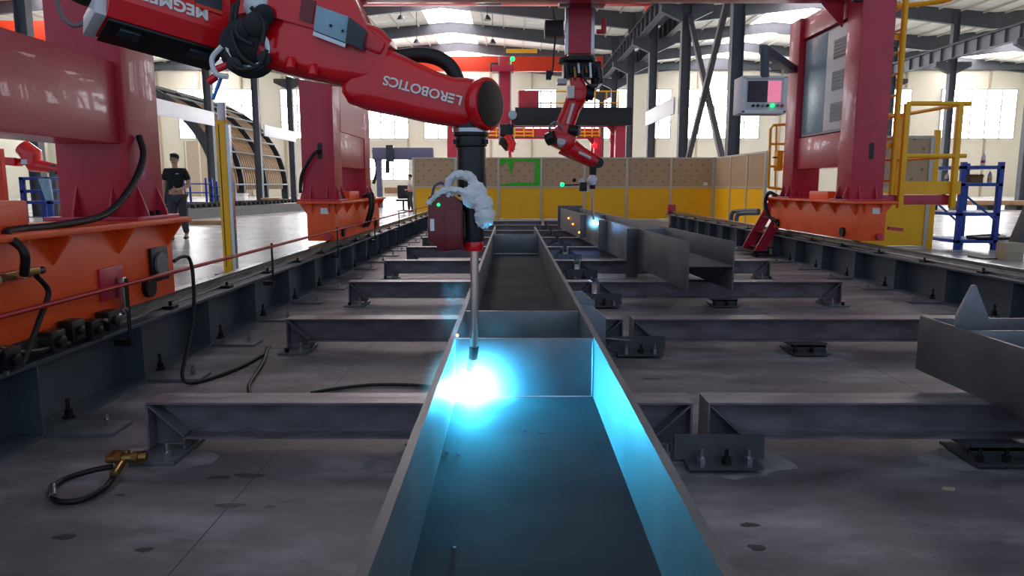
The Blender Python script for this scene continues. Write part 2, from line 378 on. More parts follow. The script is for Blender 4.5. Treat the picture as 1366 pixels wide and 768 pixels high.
def bridge(x0, x1, y, z, h, label):
    t = Thing('bridge_crane', ((x0 + x1) / 2, y, z), label, 'bridge crane', 'overhead bridge cranes')
    t.part('girder', MB().box(x0, x1, y - .25, y + .25, z, z + h), 'crane_orange', bevel=.02)
    for s, x in ((1, x0), (-1, x1)): t.part('end_truck', MB().box(x, x + s * .35, y - 1.2, y + 1.2, z - .05, z + .35), 'crane_orange', bevel=.02)
    t.part('hoist', MB().box(x0 + (x1 - x0) * .62, x0 + (x1 - x0) * .67, y - .6, y - .26, z - .1, z + .6), 'dark_metal', bevel=.03)
bridge(XL + .5, XA - .5, 37.6, 10.1, .95, 'orange-red bridge crane girder just above the gantry beam')
bridge(XL + .5, XA - .5, 59, 10.1, 1.15, 'orange-red bridge crane girder in the far middle of the hall')
bridge(XL - 23, XL - .5, 46.5, 10.1, 1.15, 'orange-red bridge crane girder behind the near left red tower')

# ================================================================== RAIL GIRDERS
GL, GR = -2.29, 4.34
def girder(x, s, label):      # s: +1 = inner side towards +X
    t = Thing('rail_girder', (x, 3, 0), label, 'rail girder', 'gantry rail girders')
    y0, y1 = -1.0, 19.6 if s < 0 else 21.5
    t.part('web', MB().box(x - .006, x + .006, y0, y1, .02, .34), 'rail_grey')
    t.part('bottom_flange', MB().box(x - .15, x + .15, y0, y1, 0, .02), 'rail_grey'); t.part('top_flange', MB().box(x - .15, x + .15, y0, y1, .34, .362), 'rail_grey', bevel=.003)
    t.part('rail', MB().prism([(x - .06, .362), (x + .06, .362), (x + .06, .375), (x + .02, .385), (x + .018, .41), (x + .035, .42), (x + .035, .442), (x - .035, .442), (x - .035, .42), (x - .018, .41), (x - .02, .385), (x - .06, .375)], 'y', y0, y1), 'rail_head')
    sm = MB().box(-.145, .145, -.006, .006, .02, .34).mesh('stiffener', 'rail_grey')
    pm = MB().box(-.15, .15, -.09, .09, .0, .018).mesh('anchor_plate', 'plate_grey', bevel=.003)
    nm = MB().cyl((0, 0, 0), (0, 0, .03), .016, n=6).cyl((0, 0, .03), (0, 0, .055), .009, n=8).mesh('anchor_nut', 'bright_steel')
    jm = MB().cyl((0, 0, 0), (0, 0, .012), .03, n=10).cyl((0, 0, .012), (0, 0, .045), .02, n=6).cyl((0, 0, .045), (0, 0, .10), .01, n=8).mesh('levelling_bolt', 'black_plastic')
    cm = MB().box(-.035, .035, -.04, .04, 0, .02).cyl((0, 0, .02), (0, 0, .05), .012, n=6).mesh('rail_clip', 'dark_metal')
    n = int((y1 - 1) / .92)
    for k in range(n):
        y = 1.3 + .92 * k
        t.share('stiffener', sm, (x, y, 0))
        a = t.share('anchor_plate', pm, (x + s * .30, y + .1, 0)); b = link('anchor_nut', nm, a); b.location = (s * .07, .02, .018)
        t.share('levelling_bolt', jm, (x + s * .125, y + .22, .02))
        if k % 1 == 0: t.share('rail_clip', cm, (x + s * .1, y + .45, .362))
    return t
gl = girder(GL, 1, 'dark grey steel rail girder carrying the gantries on the left')
gr = girder(GR, -1, 'dark grey steel rail girder carrying the gantries on the right')
for k in range(6):
    gr.part('splice_bolt', MB().cyl((GR - .012, 5.75 + .0, .07 + .045 * k), (GR - .045, 5.75, .07 + .045 * k), .014, n=8), 'black_plastic')
# red guard tube on rods beside the left girder
t = Thing('guard_tube', (-2.06, 3, .35), 'long red tube on thin black rods running beside the left rail girder', 'guard tube')
t.part('tube', MB().cyl((-2.03, .4, .63), (-2.03, 21, .63), .012, n=10), 'red_tube')
for k in range(8): t.part('rod', MB().cyl((-2.03, 3.72 + 2.3 * k, .30), (-2.03, 3.72 + 2.3 * k, .66), .010, n=8).box(-2.11, -2.02, 3.70 + 2.3 * k, 3.74 + 2.3 * k, .30, .335), 'black_plastic')

# ================================================================== TRESTLES
R0, DR = 2.93, 1.91
ZB, ZT = .07, .23
def trestle_mesh(x0, x1, mids, plates):
    """local: front edge at y = 0"""
    d = .15; parts = []
    b = MB()
    b.box(x0, x1, 0, d, ZT - .009, ZT); b.box(x0 + .16, x1 - .16, 0, d, ZB, ZB + .009); b.box(x0, x1, d / 2 - .004, d / 2 + .004, ZB, ZT)
    parts.append(('beam', b, 'trestle_steel', 0))
    for (x, s) in ((x0, 1), (x1, -1)):
        l = MB().box(x, x + s * .009, 0, d, .025, ZT - .009).box(x + s * .151, x + s * .16, 0, d, .025, ZB + .004).box(x, x + s * .16, d / 2 - .005, d / 2 + .005, .025, ZT - .01)
        parts.append(('leg', l, 'trestle_steel', 0))
        parts.append(('mitre_rib', MB().bar((x + s * .012, .036, ZT - .014), (x + s * .155, .036, ZB + .012), .008, .072, up=(0, 1, 0)), 'plate_grey', 0))
        parts.append(('foot_plate', MB().box(x - s * .02, x + s * .17, -.13, d + .03, 0, .02), 'plate_grey', .003))
        parts.append(('foot_bolt', MB().cyl((x + s * .12, -.08, .02), (x + s * .12, -.08, .045), .018, n=6).cyl((x + s * .12, -.08, .045), (x + s * .12, -.08, .085), .009, n=8), 'bright_steel', 0))
        parts.append(('foot_bolt', MB().cyl((x + s * .03, -.10, .02), (x + s * .03, -.10, .05), .016, n=6), 'black_plastic', 0))
    for x in mids:
        parts.append(('support_foot', MB().box(x - .12, x + .12, -.10, -.088, .02, .085).box(x - .12, x + .12, -.1, d, .055, .069).box(x - .13, x + .11, -.17, .1, .012, .026), 'dark_steel', 0))
        for dx, m in ((-.11, 'black_plastic'), (-.0, 'black_plastic'), (.1, 'bright_steel')):
            parts.append(('foot_bolt', MB().cyl((x + dx, -.14, 0), (x + dx, -.14, .08), .008, n=8).cyl((x + dx, -.14, .026), (x + dx, -.14, .05), .018, n=6), m, 0))
    for x in plates:
        parts.append(('splice_plate', MB().box(x - .2, x + .17, -.13, -.118, .03, .135), 'dark_steel', 0))
        parts.append(('splice_foot', MB().box(x - .16, x + .14, -.22, .1, .02, .032), 'dark_steel', 0))
        for dx, m in ((-.1, 'bright_steel'), (.0, 'black_plastic'), (.09, 'bright_steel')):
            parts.append(('foot_bolt', MB().cyl((x + dx, -.18, 0), (x + dx, -.18, .095), .008, n=8).cyl((x + dx, -.18, .032), (x + dx, -.18, .06), .019, n=6), m, 0))
    for x, r in [(x0 + .08, .2), (x1 - .08, .16)] + [(x, .26) for x in mids] + [(x, .3) for x in plates]:
        parts.append(('grout_patch', grout(x, -.06, r, .17, .0018 if x in plates else .0012), 'grout', 0))
    return [(n, mb.mesh(n, m, (0, 0, 0), bv)) for n, mb, m, bv in parts]
def grout(x, y, rx, ry, th=.0012):
    n = 28; ph = [random.uniform(0, 6.28) for _ in range(3)]
    return MB().prism([(x + rx * (1 + .16 * math.sin(2 * a + ph[0]) + .1 * math.sin(5 * a + ph[1]) + .05 * math.sin(9 * a + ph[2])) * math.cos(a), y + ry * (1 + .2 * math.sin(3 * a + ph[1]) + .1 * math.sin(7 * a + ph[0])) * math.sin(a)) for a in [2 * math.pi * k / n for k in range(n)]], 'z', -.001, th)
TL = trestle_mesh(-1.56, .775, (-.32,), ())
TR = trestle_mesh(.84, 3.17, (2.03,), (.87,))
for k in range(9):
    for side, ms, lab in (('left', TL, 'low steel trestle under the long welded beam, %s row from camera'),
                          ('right', TR, 'low steel trestle right of the long welded beam, %s row from camera')):
        t = Thing('steel_trestle', (0, R0 + DR * k, 0), lab % ORD[k], 'trestle', 'low steel trestles on the cell floor')
        for n, me in ms: link(n, me, t.o)

# ================================================================== WELDED BEAMS
t = Thing('steel_beam', (.045, 3, ZT), 'long grey steel beam being welded, lit cyan by the near arc', 'steel beam', 'welded steel beams')
XLo, XRo, FT, Y0, Y1, ZF, ZW = -.203, .292, .018, .35, 8.6, .65, .44
wp1 = t
def rough_flange(x0, x1):
    mb = MB(); n = 160; vs = []; fs = []
    for i in range(n + 1):
        y = Y0 + (Y1 - Y0) * i / n; j = random.uniform(-.0004, .0004)
        vs += [(x0 + j, y, ZT), (x1 + j, y, ZT), (x1 + j, y, ZF - random.uniform(0, .0007)), (x0 + j, y, ZF - random.uniform(0, .0007))]
    for i in range(n):
        a = 4 * i; b = a + 4
        fs += [(a, a + 1, b + 1, b), (a + 1, a + 2, b + 2, b + 1), (a + 2, a + 3, b + 3, b + 2), (a + 3, a, b, b + 3)]
    fs += [(3, 2, 1, 0), (4 * n, 4 * n + 1, 4 * n + 2, 4 * n + 3)]
    return mb.add(vs, fs)
t.part('flange', rough_flange(XLo, XLo + FT), 'mill_steel'); t.part('flange', rough_flange(XRo - FT, XRo), 'mill_steel')
t.part('web', MB().box(XLo + FT, XRo - FT, Y0, Y1, ZW - .006, ZW + .006), 'web_steel')
for y in (2.31, 2.83, 7.28):
    t.part('stiffener', MB().box(XLo + FT, XRo - FT, y, y + .012, ZW + .006, ZF - .005), 'plate_steel', bevel=.002)
    t.part('weld_seam', MB().cyl((XLo + FT, y, ZW + .007), (XRo - FT, y, ZW + .007), .004, n=6), 'bright_steel')
t.part('weld_seam', MB().cyl((XRo - FT - .002, 2.308, ZW + .01), (XRo - FT - .002, 2.308, ZF - .01), .0045, n=6), 'bright_steel')
for y in (3.08, 3.5):
    t.part('gusset_plate', MB().prism([(XRo, .625), (XRo + .06, .625), (XRo + .125, .57), (XRo + .125, .44), (XRo, .38)], 'y', y, y + .014), 'plate_steel', bevel=.002)
for (px, py) in ((596, 603), (611, 606), (880, 748), (606, 730), (799, 546), (700, 575), (722, 577), (768, 512)):
    p = at(px, py, z=ZW + .008) if px not in (768,) else at(px, py, Y=2.305)
    t.part('spatter_bead', MB().sphere(p, .0045, 8, 5, sq=(1.2, 1, .6)), 'spatter')
link_ = t.part('hot_bead', MB().sphere(at(610, 447, Y=2.30), .005, 8, 5), 'ember')

t = Thing('steel_beam', (0, 0, 0), 'long grey steel beam lying askew right of the middle, open end facing camera', 'steel beam', 'welded steel beams')
t.o.location = (1.53, 6.15, ZT); t.o.rotation_euler = (0, 0, math.atan(.055))
h = .43
t.part('flange', MB().box(0, .016, 0, 9.0, 0, h), 'mill_steel', bevel=.002); t.part('flange', MB().box(.40, .416, 0, 9.0, 0, h), 'mill_steel', bevel=.002)
t.part('web', MB().box(.016, .40, .0, 9.0, h / 2 - .006, h / 2 + .006), 'mill_steel')
t.part('connection_plate', MB().box(-.13, -.002, 1.85, 1.865, -.12, h), 'dark_steel', bevel=.002)
t.part('connection_plate', MB().box(-.115, -.002, 3.75, 3.77, .02, h + .005), 'plate_steel', bevel=.002)
t.part('connection_plate', MB().box(-.09, -.002, 5.6, 5.615, .05, h), 'mill_steel', bevel=.002)
t.part('end_plate', MB().box(-.05, .47, 9.0, 9.025, -.02, h + .05), 'mill_steel', bevel=.002)
for k in (2.2, 6.0): t.part('stiffener', MB().box(.018, .398, k, k + .012, h / 2 + .007, h - .02), 'plate_steel')
for (x, y, z) in ((-.012, 7.0, .2), (-.012, 7.6, .28), (-.012, 6.2, .1)): t.part('hot_bead', MB().sphere((x, y, z), .018, 10, 6), 'ember')

t = Thing('steel_beam', (2.3, 2.5, ZT), 'short deep steel beam at the right edge with an upright triangular plate', 'steel beam', 'welded steel beams')
x0, yE = 2.04, 3.50
t.part('flange', MB().box(x0, x0 + .016, .4, yE, ZT, .503), 'dark_steel', bevel=.002); t.part('flange', MB().box(x0 + .55, x0 + .566, .4, yE, ZT, .503), 'dark_steel', bevel=.002)
t.part('web', MB().box(x0 + .016, x0 + .55, .4, yE, .36, .372), 'plate_steel')
t.part('stiffener', MB().box(x0 + .016, x0 + .55, 3.44, 3.452, .372, .50), 'plate_steel', bevel=.002); t.part('stiffener', MB().box(x0 + .016, x0 + .55, 3.14, 3.152, .372, .50), 'plate_steel', bevel=.002)
t.part('triangular_plate', MB().prism([(x0 + .03, .372), (x0 + .19, .372), (x0 + .19, .51), (x0 + .105, .69), (x0 + .09, .69), (x0 + .03, .55)], 'y', 3.25, 3.27), 'plate_steel', bevel=.002)
mb = MB().prism([(.02, 0), (.30, 0), (.02, .16)], 'z', 0, .012)
o = link('loose_plate', mb.mesh('loose_plate', 'plate_grey', bevel=.002)); o.location = (.5, 4.62, .15); o.rotation_euler = (-.35, .10, 0); tag(o, 'small triangular steel plate lying against the second trestle by the welded beam', 'plate')

# ================================================================== GANTRIES
def gantry(dy, rear, label, group='red gantries on rails', full=True):
    T = Thing('welding_gantry', (1.07, 10 + dy, .44), label, 'gantry', group)
    ys = (8.75 + dy, rear + dy); D = .38
    for c, s in ((GL, 1), (GR, -1)):
        w = .17; b0, b1 = 8.6 + dy, 11.5 + dy
        base = T.part('base_box', MB().box(c - w, c + w, b0, b1, .475, .92), 'orange_paint', bevel=.012)
        T.part('top_plate', MB().box(c - .27, c + .27, b0 - .06, b1 + .06, .92, .95), 'orange_paint', base, bevel=.004)
        T.part('motor_box', MB().box(c - .13, c + .14, b0 + .95, b0 + 1.55, .95, 1.06), 'orange_paint', base, bevel=.008)
        for k in range(6):
            y = b0 + .06 + k * (b1 - b0 - .12) / 5
            for q in (-1, 1):
                T.part('bracket', MB().prism([(c + q * w, .92), (c + q * .26, .92), (c + q * .26, .905), (c + q * w, .78)], 'y', y - .008, y + .008), 'orange_paint', base)
        for q in (-1, 1):
            T.part('bracket', MB().prism([(b0, .92), (b0 - .055, .92), (b0, .80)], 'x', c + q * .1 - .008, c + q * .1 + .008), 'orange_paint', base)
        T.part('nameplate', MB().box(c + .0, c + .10, b0 - .003, b0 + .001, .80, .87), 'label_white', base)
        T.part('bumper', MB().cyl((c + .09, b0 + .01, .53), (c + .09, b0 - .06, .53), .04, n=12), 'red_paint', base)
        for y in (b0 + .35, b1 - .35):
            T.part('wheel', MB().cyl((c - .035, y, .552), (c + .035, y, .552), .108, n=20), 'dark_metal', base)
            T.part('axle_cover', MB().cyl((c + s * w, y, .56), (c + s * (w + .03), y, .56), .06, n=14), 'dark_metal', base)
        c0 = c
        for i, y in enumerate(ys):
            cw = .2; c = c0 - ((.05 if dy >= 0 else .03) if s > 0 else .01)
            col = T.part('column', MB().box(c - cw, c + cw, y, y + D, .95, 3.5), 'red_paint', bevel=.012)
            T.part('foot_flange', MB().box(c - cw - .06, c + cw + .06, y - .06, y + D + .06, .95, .972), 'red_paint', col, bevel=.003)
            for q in (-1, 1):
                for dx in (-.1, .1):
                    yy = y if q < 0 else y + D
                    T.part('foot_rib', MB().prism([(yy, .972), (yy + q * .055, .972), (yy + q * .055, .99), (yy, 1.14)], 'x', c + dx - .006, c + dx + .006), 'red_paint', col)
                for dyy in (.08, D - .08):
                    xx = c + q * cw
                    T.part('foot_rib', MB().prism([(xx, .972), (xx + q * .055, .972), (xx + q * .055, .99), (xx, 1.14)], 'y', y + dyy - .006, y + dyy + .006), 'red_paint', col)
                    T.part('foot_bolt', MB().cyl((xx + q * .035, y + dyy + (.07 if dyy < .2 else -.07), .972), (xx + q * .035, y + dyy + (.07 if dyy < .2 else -.07), 1.0), .016, n=6), 'dark_metal', col)
            if i == 0:
                sl = [(c + .03 * math.cos(a) + (0.02 if s < 0 else .03), 1.55 + (.07 if math.sin(a) > 0 else -.07) + .03 * math.sin(a)) for a in [2 * math.pi * k / 24 for k in range(24)]]
                T.part('cable_slot', MB().prism(sl, 'y', y - .003, y + .001), 'black_plastic', col)
        c = c0 - (.03 if s > 0 else 0)
        T.part('side_beam', MB().box(c - .165, c + .165, ys[0] + D, ys[1], 1.37, 1.81), 'red_paint', bevel=.01)
        T.part('side_beam', MB().box(c - .165, c + .165, ys[0] + D, ys[1], 3.2, 3.48), 'red_paint', bevel=.01)
    T.part('crossbeam', MB().box(GL - .185, GR + .185, 9.2 + dy, 9.5 + dy, 3.43, 3.95), 'red_paint', bevel=.01)
    T.part('crossbeam_rail', MB().box(GL, GR, 9.17 + dy, 9.2 + dy, 3.5, 3.54), 'rail_head'); 
    for c, s in ((GL, 1), (GR, -1)):
        T.part('corner_gusset', MB().prism([(c + s * .185, 3.43), (c + s * .5, 3.43), (c + s * .185, 3.1)], 'y', 9.3 + dy, 9.33 + dy), 'red_paint')
    return T
G1 = gantry(-7.05, 11.05, 'near red gantry whose tower on an orange base fills the left edge')
G2 = gantry(0, 10.6, 'red gantry with orange bases spanning the cell in the middle distance')
for c, lab in ((GL, 'far left rail girder under the gantries behind the fence'), (GR, 'far right rail girder under the gantries behind the fence')):
    t = Thing('rail_girder', (c, 34, 0), lab, 'rail girder', 'gantry rail girders'); t.part('girder', I_y(MB(), c, 26, 42, 0, .362, .3, .02, .012), 'rail_grey'); t.part('rail', MB().box(c - .035, c + .035, 26, 42, .362, .442), 'rail_head')
G3 = gantry(20, 10.2, 'far red gantry behind the fence with a long black cable tray')
G4 = gantry(27.4, 10.2, 'farthest red gantry behind the fence, below the black cable tray')

# --- gantry 2 extras: panels, ram, cabinet
G2.part('side_panel', MB().box(GL + .13, GL + .15, 9.13, 10.6, 1.81, 3.2), 'red_paint')
def ram(T, x, y, z0, z1, w=.30, d=.26):
    r = T.part('ram', MB().box(x - w / 2, x + w / 2, y, y + d, z0, z1), 'red_paint', bevel=.01)
    for s in (-1, 1): T.part('guide_rail', MB().box(x + s * (w / 2 + .002), x + s * (w / 2 + .045), y + .03, y + .1, z0, z1), 'bright_steel', r)
    return r
ram(G2, .915, 9.85, 2.88, 4.3)
G2.part('carriage', MB().box(.62, 1.22, 9.5, 9.85, 3.45, 3.95), 'dark_red', bevel=.01)
G2.part('drive_motor', MB().box(.45, .70, 9.9, 10.15, 3.12, 3.32), 'black_plastic', bevel=.01)
G2.part('red_stop', MB().cyl((1.14, 9.95, 3.18), (1.26, 9.95, 3.18), .03).cyl((1.24, 9.95, 3.16), (1.24, 9.95, 3.34), .035), 'red_paint')
# --- gantry 1 ram (above the frame) carrying the near robot
ram(G1, -.86, 2.55, 2.02, 4.3)
G1.part('carriage', MB().box(-1.2, -.5, 2.45, 2.56, 3.43, 3.95), 'dark_red', bevel=.01)
# --- gantry 3 extras
G3.part('cable_tray', MB().box(.15, 4.75, 28.7, 29.0, 3.45, 4.15), 'black_plastic', bevel=.01)
ram(G3, -.25, 28.85, 2.7, 6.1, w=.42, d=.3); G3.part('ram_head', MB().box(-.75, .1, 28.6, 29.2, 5.5, 5.75), 'red_paint', bevel=.01)
def rail_set(T, x0, x1, y, z0, z1, n, m='safety_yellow', r=.03):
    for k in range(n + 1): T.part('railing_post', MB().cyl((x0 + (x1 - x0) * k / n, y, z0), (x0 + (x1 - x0) * k / n, y, z1), r, n=8), m)
    for z in (z0 + .15 * (z1 - z0), (z0 + z1) / 2, z1): T.part('railing_rail', MB().cyl((x0, y, z), (x1, y, z), r, n=8), m)
rail_set(G3, .3, 2.9, 29.45, 3.95, 4.85, 4, 'safety_yellow'); rail_set(G3, 2.9, 4.3, 29.45, 3.95, 4.85, 3, 'safety_yellow')
G3.part('motor_housing', MB().box(.3, 1.1, 29.1, 29.5, 4.15, 4.85), 'red_paint', bevel=.03); G3.part('cable_reel', MB().cyl((.05, 28.6, 3.85), (.05, 28.9, 3.85), .17, n=20), 'panel_teal')
G3.part('beacon', MB().sphere((.05, 28.5, 5.95), .09), 'led_green'); G3.part('lifting_bar', MB().box(-.2, 1.0, 28.5, 28.7, 6.2, 6.32), 'safety_yellow')
rail_set(G4, -1.2, 1.1, 36.3, 3.5, 4.0, 5, 'safety_yellow', .035); rail_set(G4, 3.3, 4.4, 36.3, 3.5, 4.0, 3, 'safety_yellow', .035)
G4.part('beacon', MB().sphere(at(793, 194, Y=36.0), .13), 'led_red')

# ================================================================== NEAR ROBOT
def P(x, y, Y): v = at(x, y, Y=Y); return v
def px_poly(pts, Y): return [(at(x, y, Y=Y).x, at(x, y, Y=Y).z) for x, y in pts]
YR = 2.26
t = Thing('welding_robot', P(350, -20, 2.5), 'glossy red welding robot hanging upside down from the near gantry, white lettering on its arm', 'robot', 'welding robots')
RB = t
# forearm : lofted rounded cross sections along its axis
def loft(T, name, secs, material, parent=None, n=20, sq=3.2):
    """secs: (px, py, half height px, half depth m, Y, tilt)"""
    vs = []; fs = []
    for (x, y, hp, hd, Y, tilt) in secs:
        c = P(x, y, Y); hh = hp * Y / F
        for j in range(n):
            a = 2 * math.pi * j / n; ca, sa = math.cos(a), math.sin(a)
            ex = 2 / sq; u = abs(ca) ** ex * (1 if ca >= 0 else -1) * hd; v = abs(sa) ** ex * (1 if sa >= 0 else -1) * hh
            vs.append(c + Vector((v * math.sin(tilt), u, v * math.cos(tilt))))
    k = len(secs)
    for i in range(k - 1):
        for j in range(n): fs.append((i * n + j, i * n + (j + 1) % n, (i + 1) * n + (j + 1) % n, (i + 1) * n + j))
    fs += [tuple(range(n)), tuple(range((k - 1) * n, k * n))]
    return T.part(name, MB().add(vs, fs), material, parent)
fa = loft(t, 'forearm', [(466, 104, 22, .05, YR, .35), (478, 105, 34, .068, YR, .35), (505, 107, 41, .074, YR, .34), (540, 118, 37, .073, YR, .28), (575, 130, 33, .072, YR, .18), (605, 137, 31, .070, YR, .06), (624, 139, 32, .066, YR, 0), (636, 139, 30, .056, YR, 0), (640, 139, 22, .04, YR, 0)], 'robot_red', sq=3.6)
ax = Vector((.84, -.54, 0)); c = P(646, 139, YR - .03)
t.part('elbow_drum', MB().cyl(c - ax * .012, c + ax * .022, .079, n=32), 'robot_red', fa, bevel=.008)
t.part('drum_cap', MB().cyl(c + ax * .0222, c + ax * .026, .068, n=32), 'black_plastic', fa, bevel=.004)
# lettering: an L, three bars, then ROBOTICS, all upside down
tm = text_mesh('L  ROBOTICS', .056, 'label_white', bold=.02)
d = (P(616, 134, YR - .075) - P(512, 106, YR - .075)); ang = math.atan2(d.z, d.x)
vx = sorted(v.co.x for v in tm.vertices); wid = vx[-1] - vx[0]; sc = d.length / wid
g = max(range(len(vx) - 1), key=lambda k: vx[k + 1] - vx[k]); ga, gb = vx[g], vx[g + 1]
cap = [v.co.y for v in tm.vertices if v.co.x <= ga]; c0, c1 = min(cap), max(cap); e0, e1 = ga + (gb - ga) * .16, gb - (gb - ga) * .12
bars = MB()
for k in range(3):
    zz = c0 + (c1 - c0) * (.5 * k); hb = (c1 - c0) * .11; zz = min(max(zz, c0 + hb), c1 - hb); bars.box(e0, e1, zz - hb, zz + hb, -.0015, .0015)
for me_ in (tm, bars.mesh('lettering', 'label_white')):
    o = link('lettering', me_, fa); o['kind'] = 'stuff'; o.location = P(564, 120, YR - .077) - t.org; o.scale = (sc, sc * .92, 1)
    o.rotation_euler = (Matrix.Rotation(math.pi - ang, 3, 'Y') @ Matrix.Rotation(math.pi / 2, 3, 'X')).to_euler()
# upper housing
up = loft(t, 'upper_arm_housing', [(352, 62, 24, .06, YR + .03, .25), (360, 58, 34, .085, YR + .03, .25), (395, 60, 40, .095, YR + .02, .25), (430, 66, 42, .095, YR + .02, .25), (465, 72, 42, .09, YR + .01, .25), (500, 80, 38, .085, YR + .01, .3), (518, 88, 30, .07, YR, .3)], 'robot_red', sq=4.5)
t.part('housing_lid', MB().prism(px_poly([(368, -34), (460, -30), (497, 44), (520, 62), (512, 78), (470, 62), (425, 45), (365, 28)], YR - .02), 'y', YR - .085, YR + .12), 'robot_red', up, bevel=.012)
for (x, y) in ((388, 90), (418, 99)): t.part('boss', MB().cyl(P(x, y - 10, YR - .07), P(x - 1, y + 3, YR - .09), .017, .014), 'robot_red', up, bevel=.004)
pan = t.part('control_panel', MB().prism(px_poly([(429, 13), (471, 28), (467, 62), (425, 46)], YR - .05), 'y', YR - .108, YR - .08), 'panel_teal', up, bevel=.003)
t.part('panel_edge', MB().prism(px_poly([(425, 47), (467, 63), (466, 68), (424, 52)], YR - .05), 'y', YR - .106, YR - .08), 'bright_steel', pan)
for x, y in ((441, 34), (457, 41)): t.part('panel_knob', MB().cyl(P(x, y, YR - .108), P(x, y, YR - .113), .004), 'dark_metal', pan)
t.part('connector_block', MB().prism(px_poly([(472, 29), (494, 46), (489, 72), (468, 63)], YR - .05), 'y', YR - .12, YR - .08), 'panel_dark', up, bevel=.004)
t.part('side_plate', MB().prism(px_poly([(408, 0), (426, 6), (421, 36), (404, 30)], YR - .05), 'y', YR - .09, YR - .084), 'dark_red', up)
# joint cluster towards the gantry
jt = t.part('shoulder_joint', MB().cyl(P(332, 66, YR - .06), P(334, 62, YR + .16), .085, n=28).cyl(P(352, 60, YR + .03), P(316, 44, YR + .05), .06, n=24), 'dark_metal', bevel=.006)
t.part('joint_ring', MB().ring(P(330, 64, YR - .065), (0.1, -1, .1), .06, .010), 'bright_steel', jt); t.part('joint_ring', MB().ring(P(346, 58, YR + .03), (1, 0, .35), .07, .012), 'black_plastic', jt)
for k, (x, y, r) in enumerate(((318, 40, .03), (342, 32, .035), (352, 78, .02), (312, 86, .022), (352, 20, .03))):
    t.part('motor', MB().cyl(P(x, y, YR - .1), P(x + 4, y - 3, YR + .06), r, n=16), 'black_plastic' if k % 2 else 'dark_metal', jt, bevel=.003)
t.part('shoulder_link', MB().cyl(P(338, 40, YR + .10), Vector((-.86, 2.6, 2.04)), .075, .10, n=24), 'robot_red', bevel=.01)
t.part('base_flange', MB().cyl((-.86, 2.68, 1.96), (-.86, 2.68, 2.02), .14, n=28), 'dark_metal', bevel=.005)
t.part('cloth_cover', MB().sphere(P(345, 8, YR - .06), .04, 16, 10, sq=(1, .8, 1.3), jit=.1), 'white_cloth', jt)
for pts in ([(318, 0), (314, 25), (318, 48), (338, 60)], [(312, 5), (308, 40), (322, 75), (345, 90)], [(335, 10), (352, 30), (350, 60)], [(300, 70), (318, 92), (345, 88), (356, 66)]):
    t.part('cable', MB().tube([P(x, y, YR - .1) for x, y in pts], .0065, 8, smooth=6), 'black_rubber', jt)
t.part('clear_tube', MB().tube([P(x, y, YR - .09) for x, y in ((296, 62), (283, 78), (288, 98), (304, 102))], .008, 8, smooth=6), 'clear_plastic', jt)
t.part('red_knob', MB().cyl(P(278, 109, YR - .08), P(288, 102, YR - .08), .011).cyl(P(290, 92, YR - .08), P(310, 84, YR - .08), .010), 'robot_red', jt)
t.part('cable_tie', MB().bar(P(284, 133, YR - .08), P(297, 98, YR - .08), .012, .006), 'blue_tie', jt)
# hose over the forearm
t.part('hose', MB().tube([P(x, y, YR + .05) for x, y in ((500, 76), (530, 76), (560, 73), (585, 78), (603, 92), (613, 116))], .0235, 14, smooth=8), 'black_rubber', fa)
# wrist and torch
YW = 2.26
wr_ = t.part('wrist', MB().cyl(P(628, 163, YW), P(628, 182, YW), .055, n=28).cyl(P(628, 182, YW), P(628.5, 196, YW), .050, n=28).cyl(P(628.5, 196, YW), P(630, 262, YW), .0455, n=28).cyl(P(630, 262, YW), P(632, 322, YW), .034, n=24), 'black_plastic', bevel=.004)
t.part('wrist_ring', MB().cyl(P(628, 172, YW), P(628, 177, YW), .0575, n=28), 'bright_steel', wr_)
for x in (608, 648): t.part('clip', MB().cyl(P(x, 186, YW - .03), P(x, 192, YW - .03), .008), 'dark_metal', wr_)
t.part('torch_clamp', MB().cyl(P(632, 316, YW), P(632, 334, YW), .031, n=20), 'robot_red', wr_, bevel=.003)
tc_ = t.part('torch_neck', MB().tube([P(633, 332, YW), P(633, 400, YW), P(632.5, 450, YW), P(631, 474, YW + .005), P(626, 494, YW + .01)], [.0135, .0135, .0135, .0125, .0105], 16), 'copper')
t.part('torch_nozzle', MB().cyl(P(632.5, 462, YW), P(631, 478, YW + .005), .0155, .0145), 'dark_metal', tc_)
sb = t.part('seam_tracker', MB().prism(px_poly([(574, 262), (596, 254), (619, 270), (619, 331), (592, 334), (573, 316)], YW), 'y', YW - .06, YW + .03), 'dark_red', wr_, bevel=.005)
t.part('tracker_cover', MB().prism(px_poly([(594, 278), (616, 280), (616, 329), (595, 331)], YW - .06), 'y', YW - .075, YW - .06), 'dark_red', sb, bevel=.003)
t.part('indicator', MB().sphere(P(585, 273, YW - .062), .005), 'led_green', sb); t.part('sticker', MB().box(*[v for p in [(P(573.5, 290, YW - .066).x, P(579, 290, YW - .066).x, YW - .064, YW - .06, P(576, 308, YW - .066).z, P(576, 292, YW - .066).z)] for v in p]), 'label_white', sb)
t.part('tracker_bracket', MB().bar(P(612, 300, YW), P(634, 296, YW), .05, .08), 'black_plastic', sb)
wp = t.part('cloth_wrap', crumple(MB().tube([P(x, y, YW - .055) for x, y in ((600, 262), (598, 244), (612, 233), (628, 238), (638, 256), (645, 275), (648, 292))], [.010, .012, .014, .016, .024, .03, .02], 12, smooth=5)
            .tube([P(x, y, YW - .06) for x, y in ((571, 272), (585, 258), (605, 253), (628, 262), (646, 276))], [.008, .009, .011, .016, .02], 10, smooth=5)
            .sphere(P(630, 262, YW - .06), .034, 16, 10, sq=(1, .7, 1), jit=.12).sphere(P(646, 287, YW - .06), .034, 16, 10, sq=(.9, .7, 1.15), jit=.12), .0035), 'white_cloth', wr_)
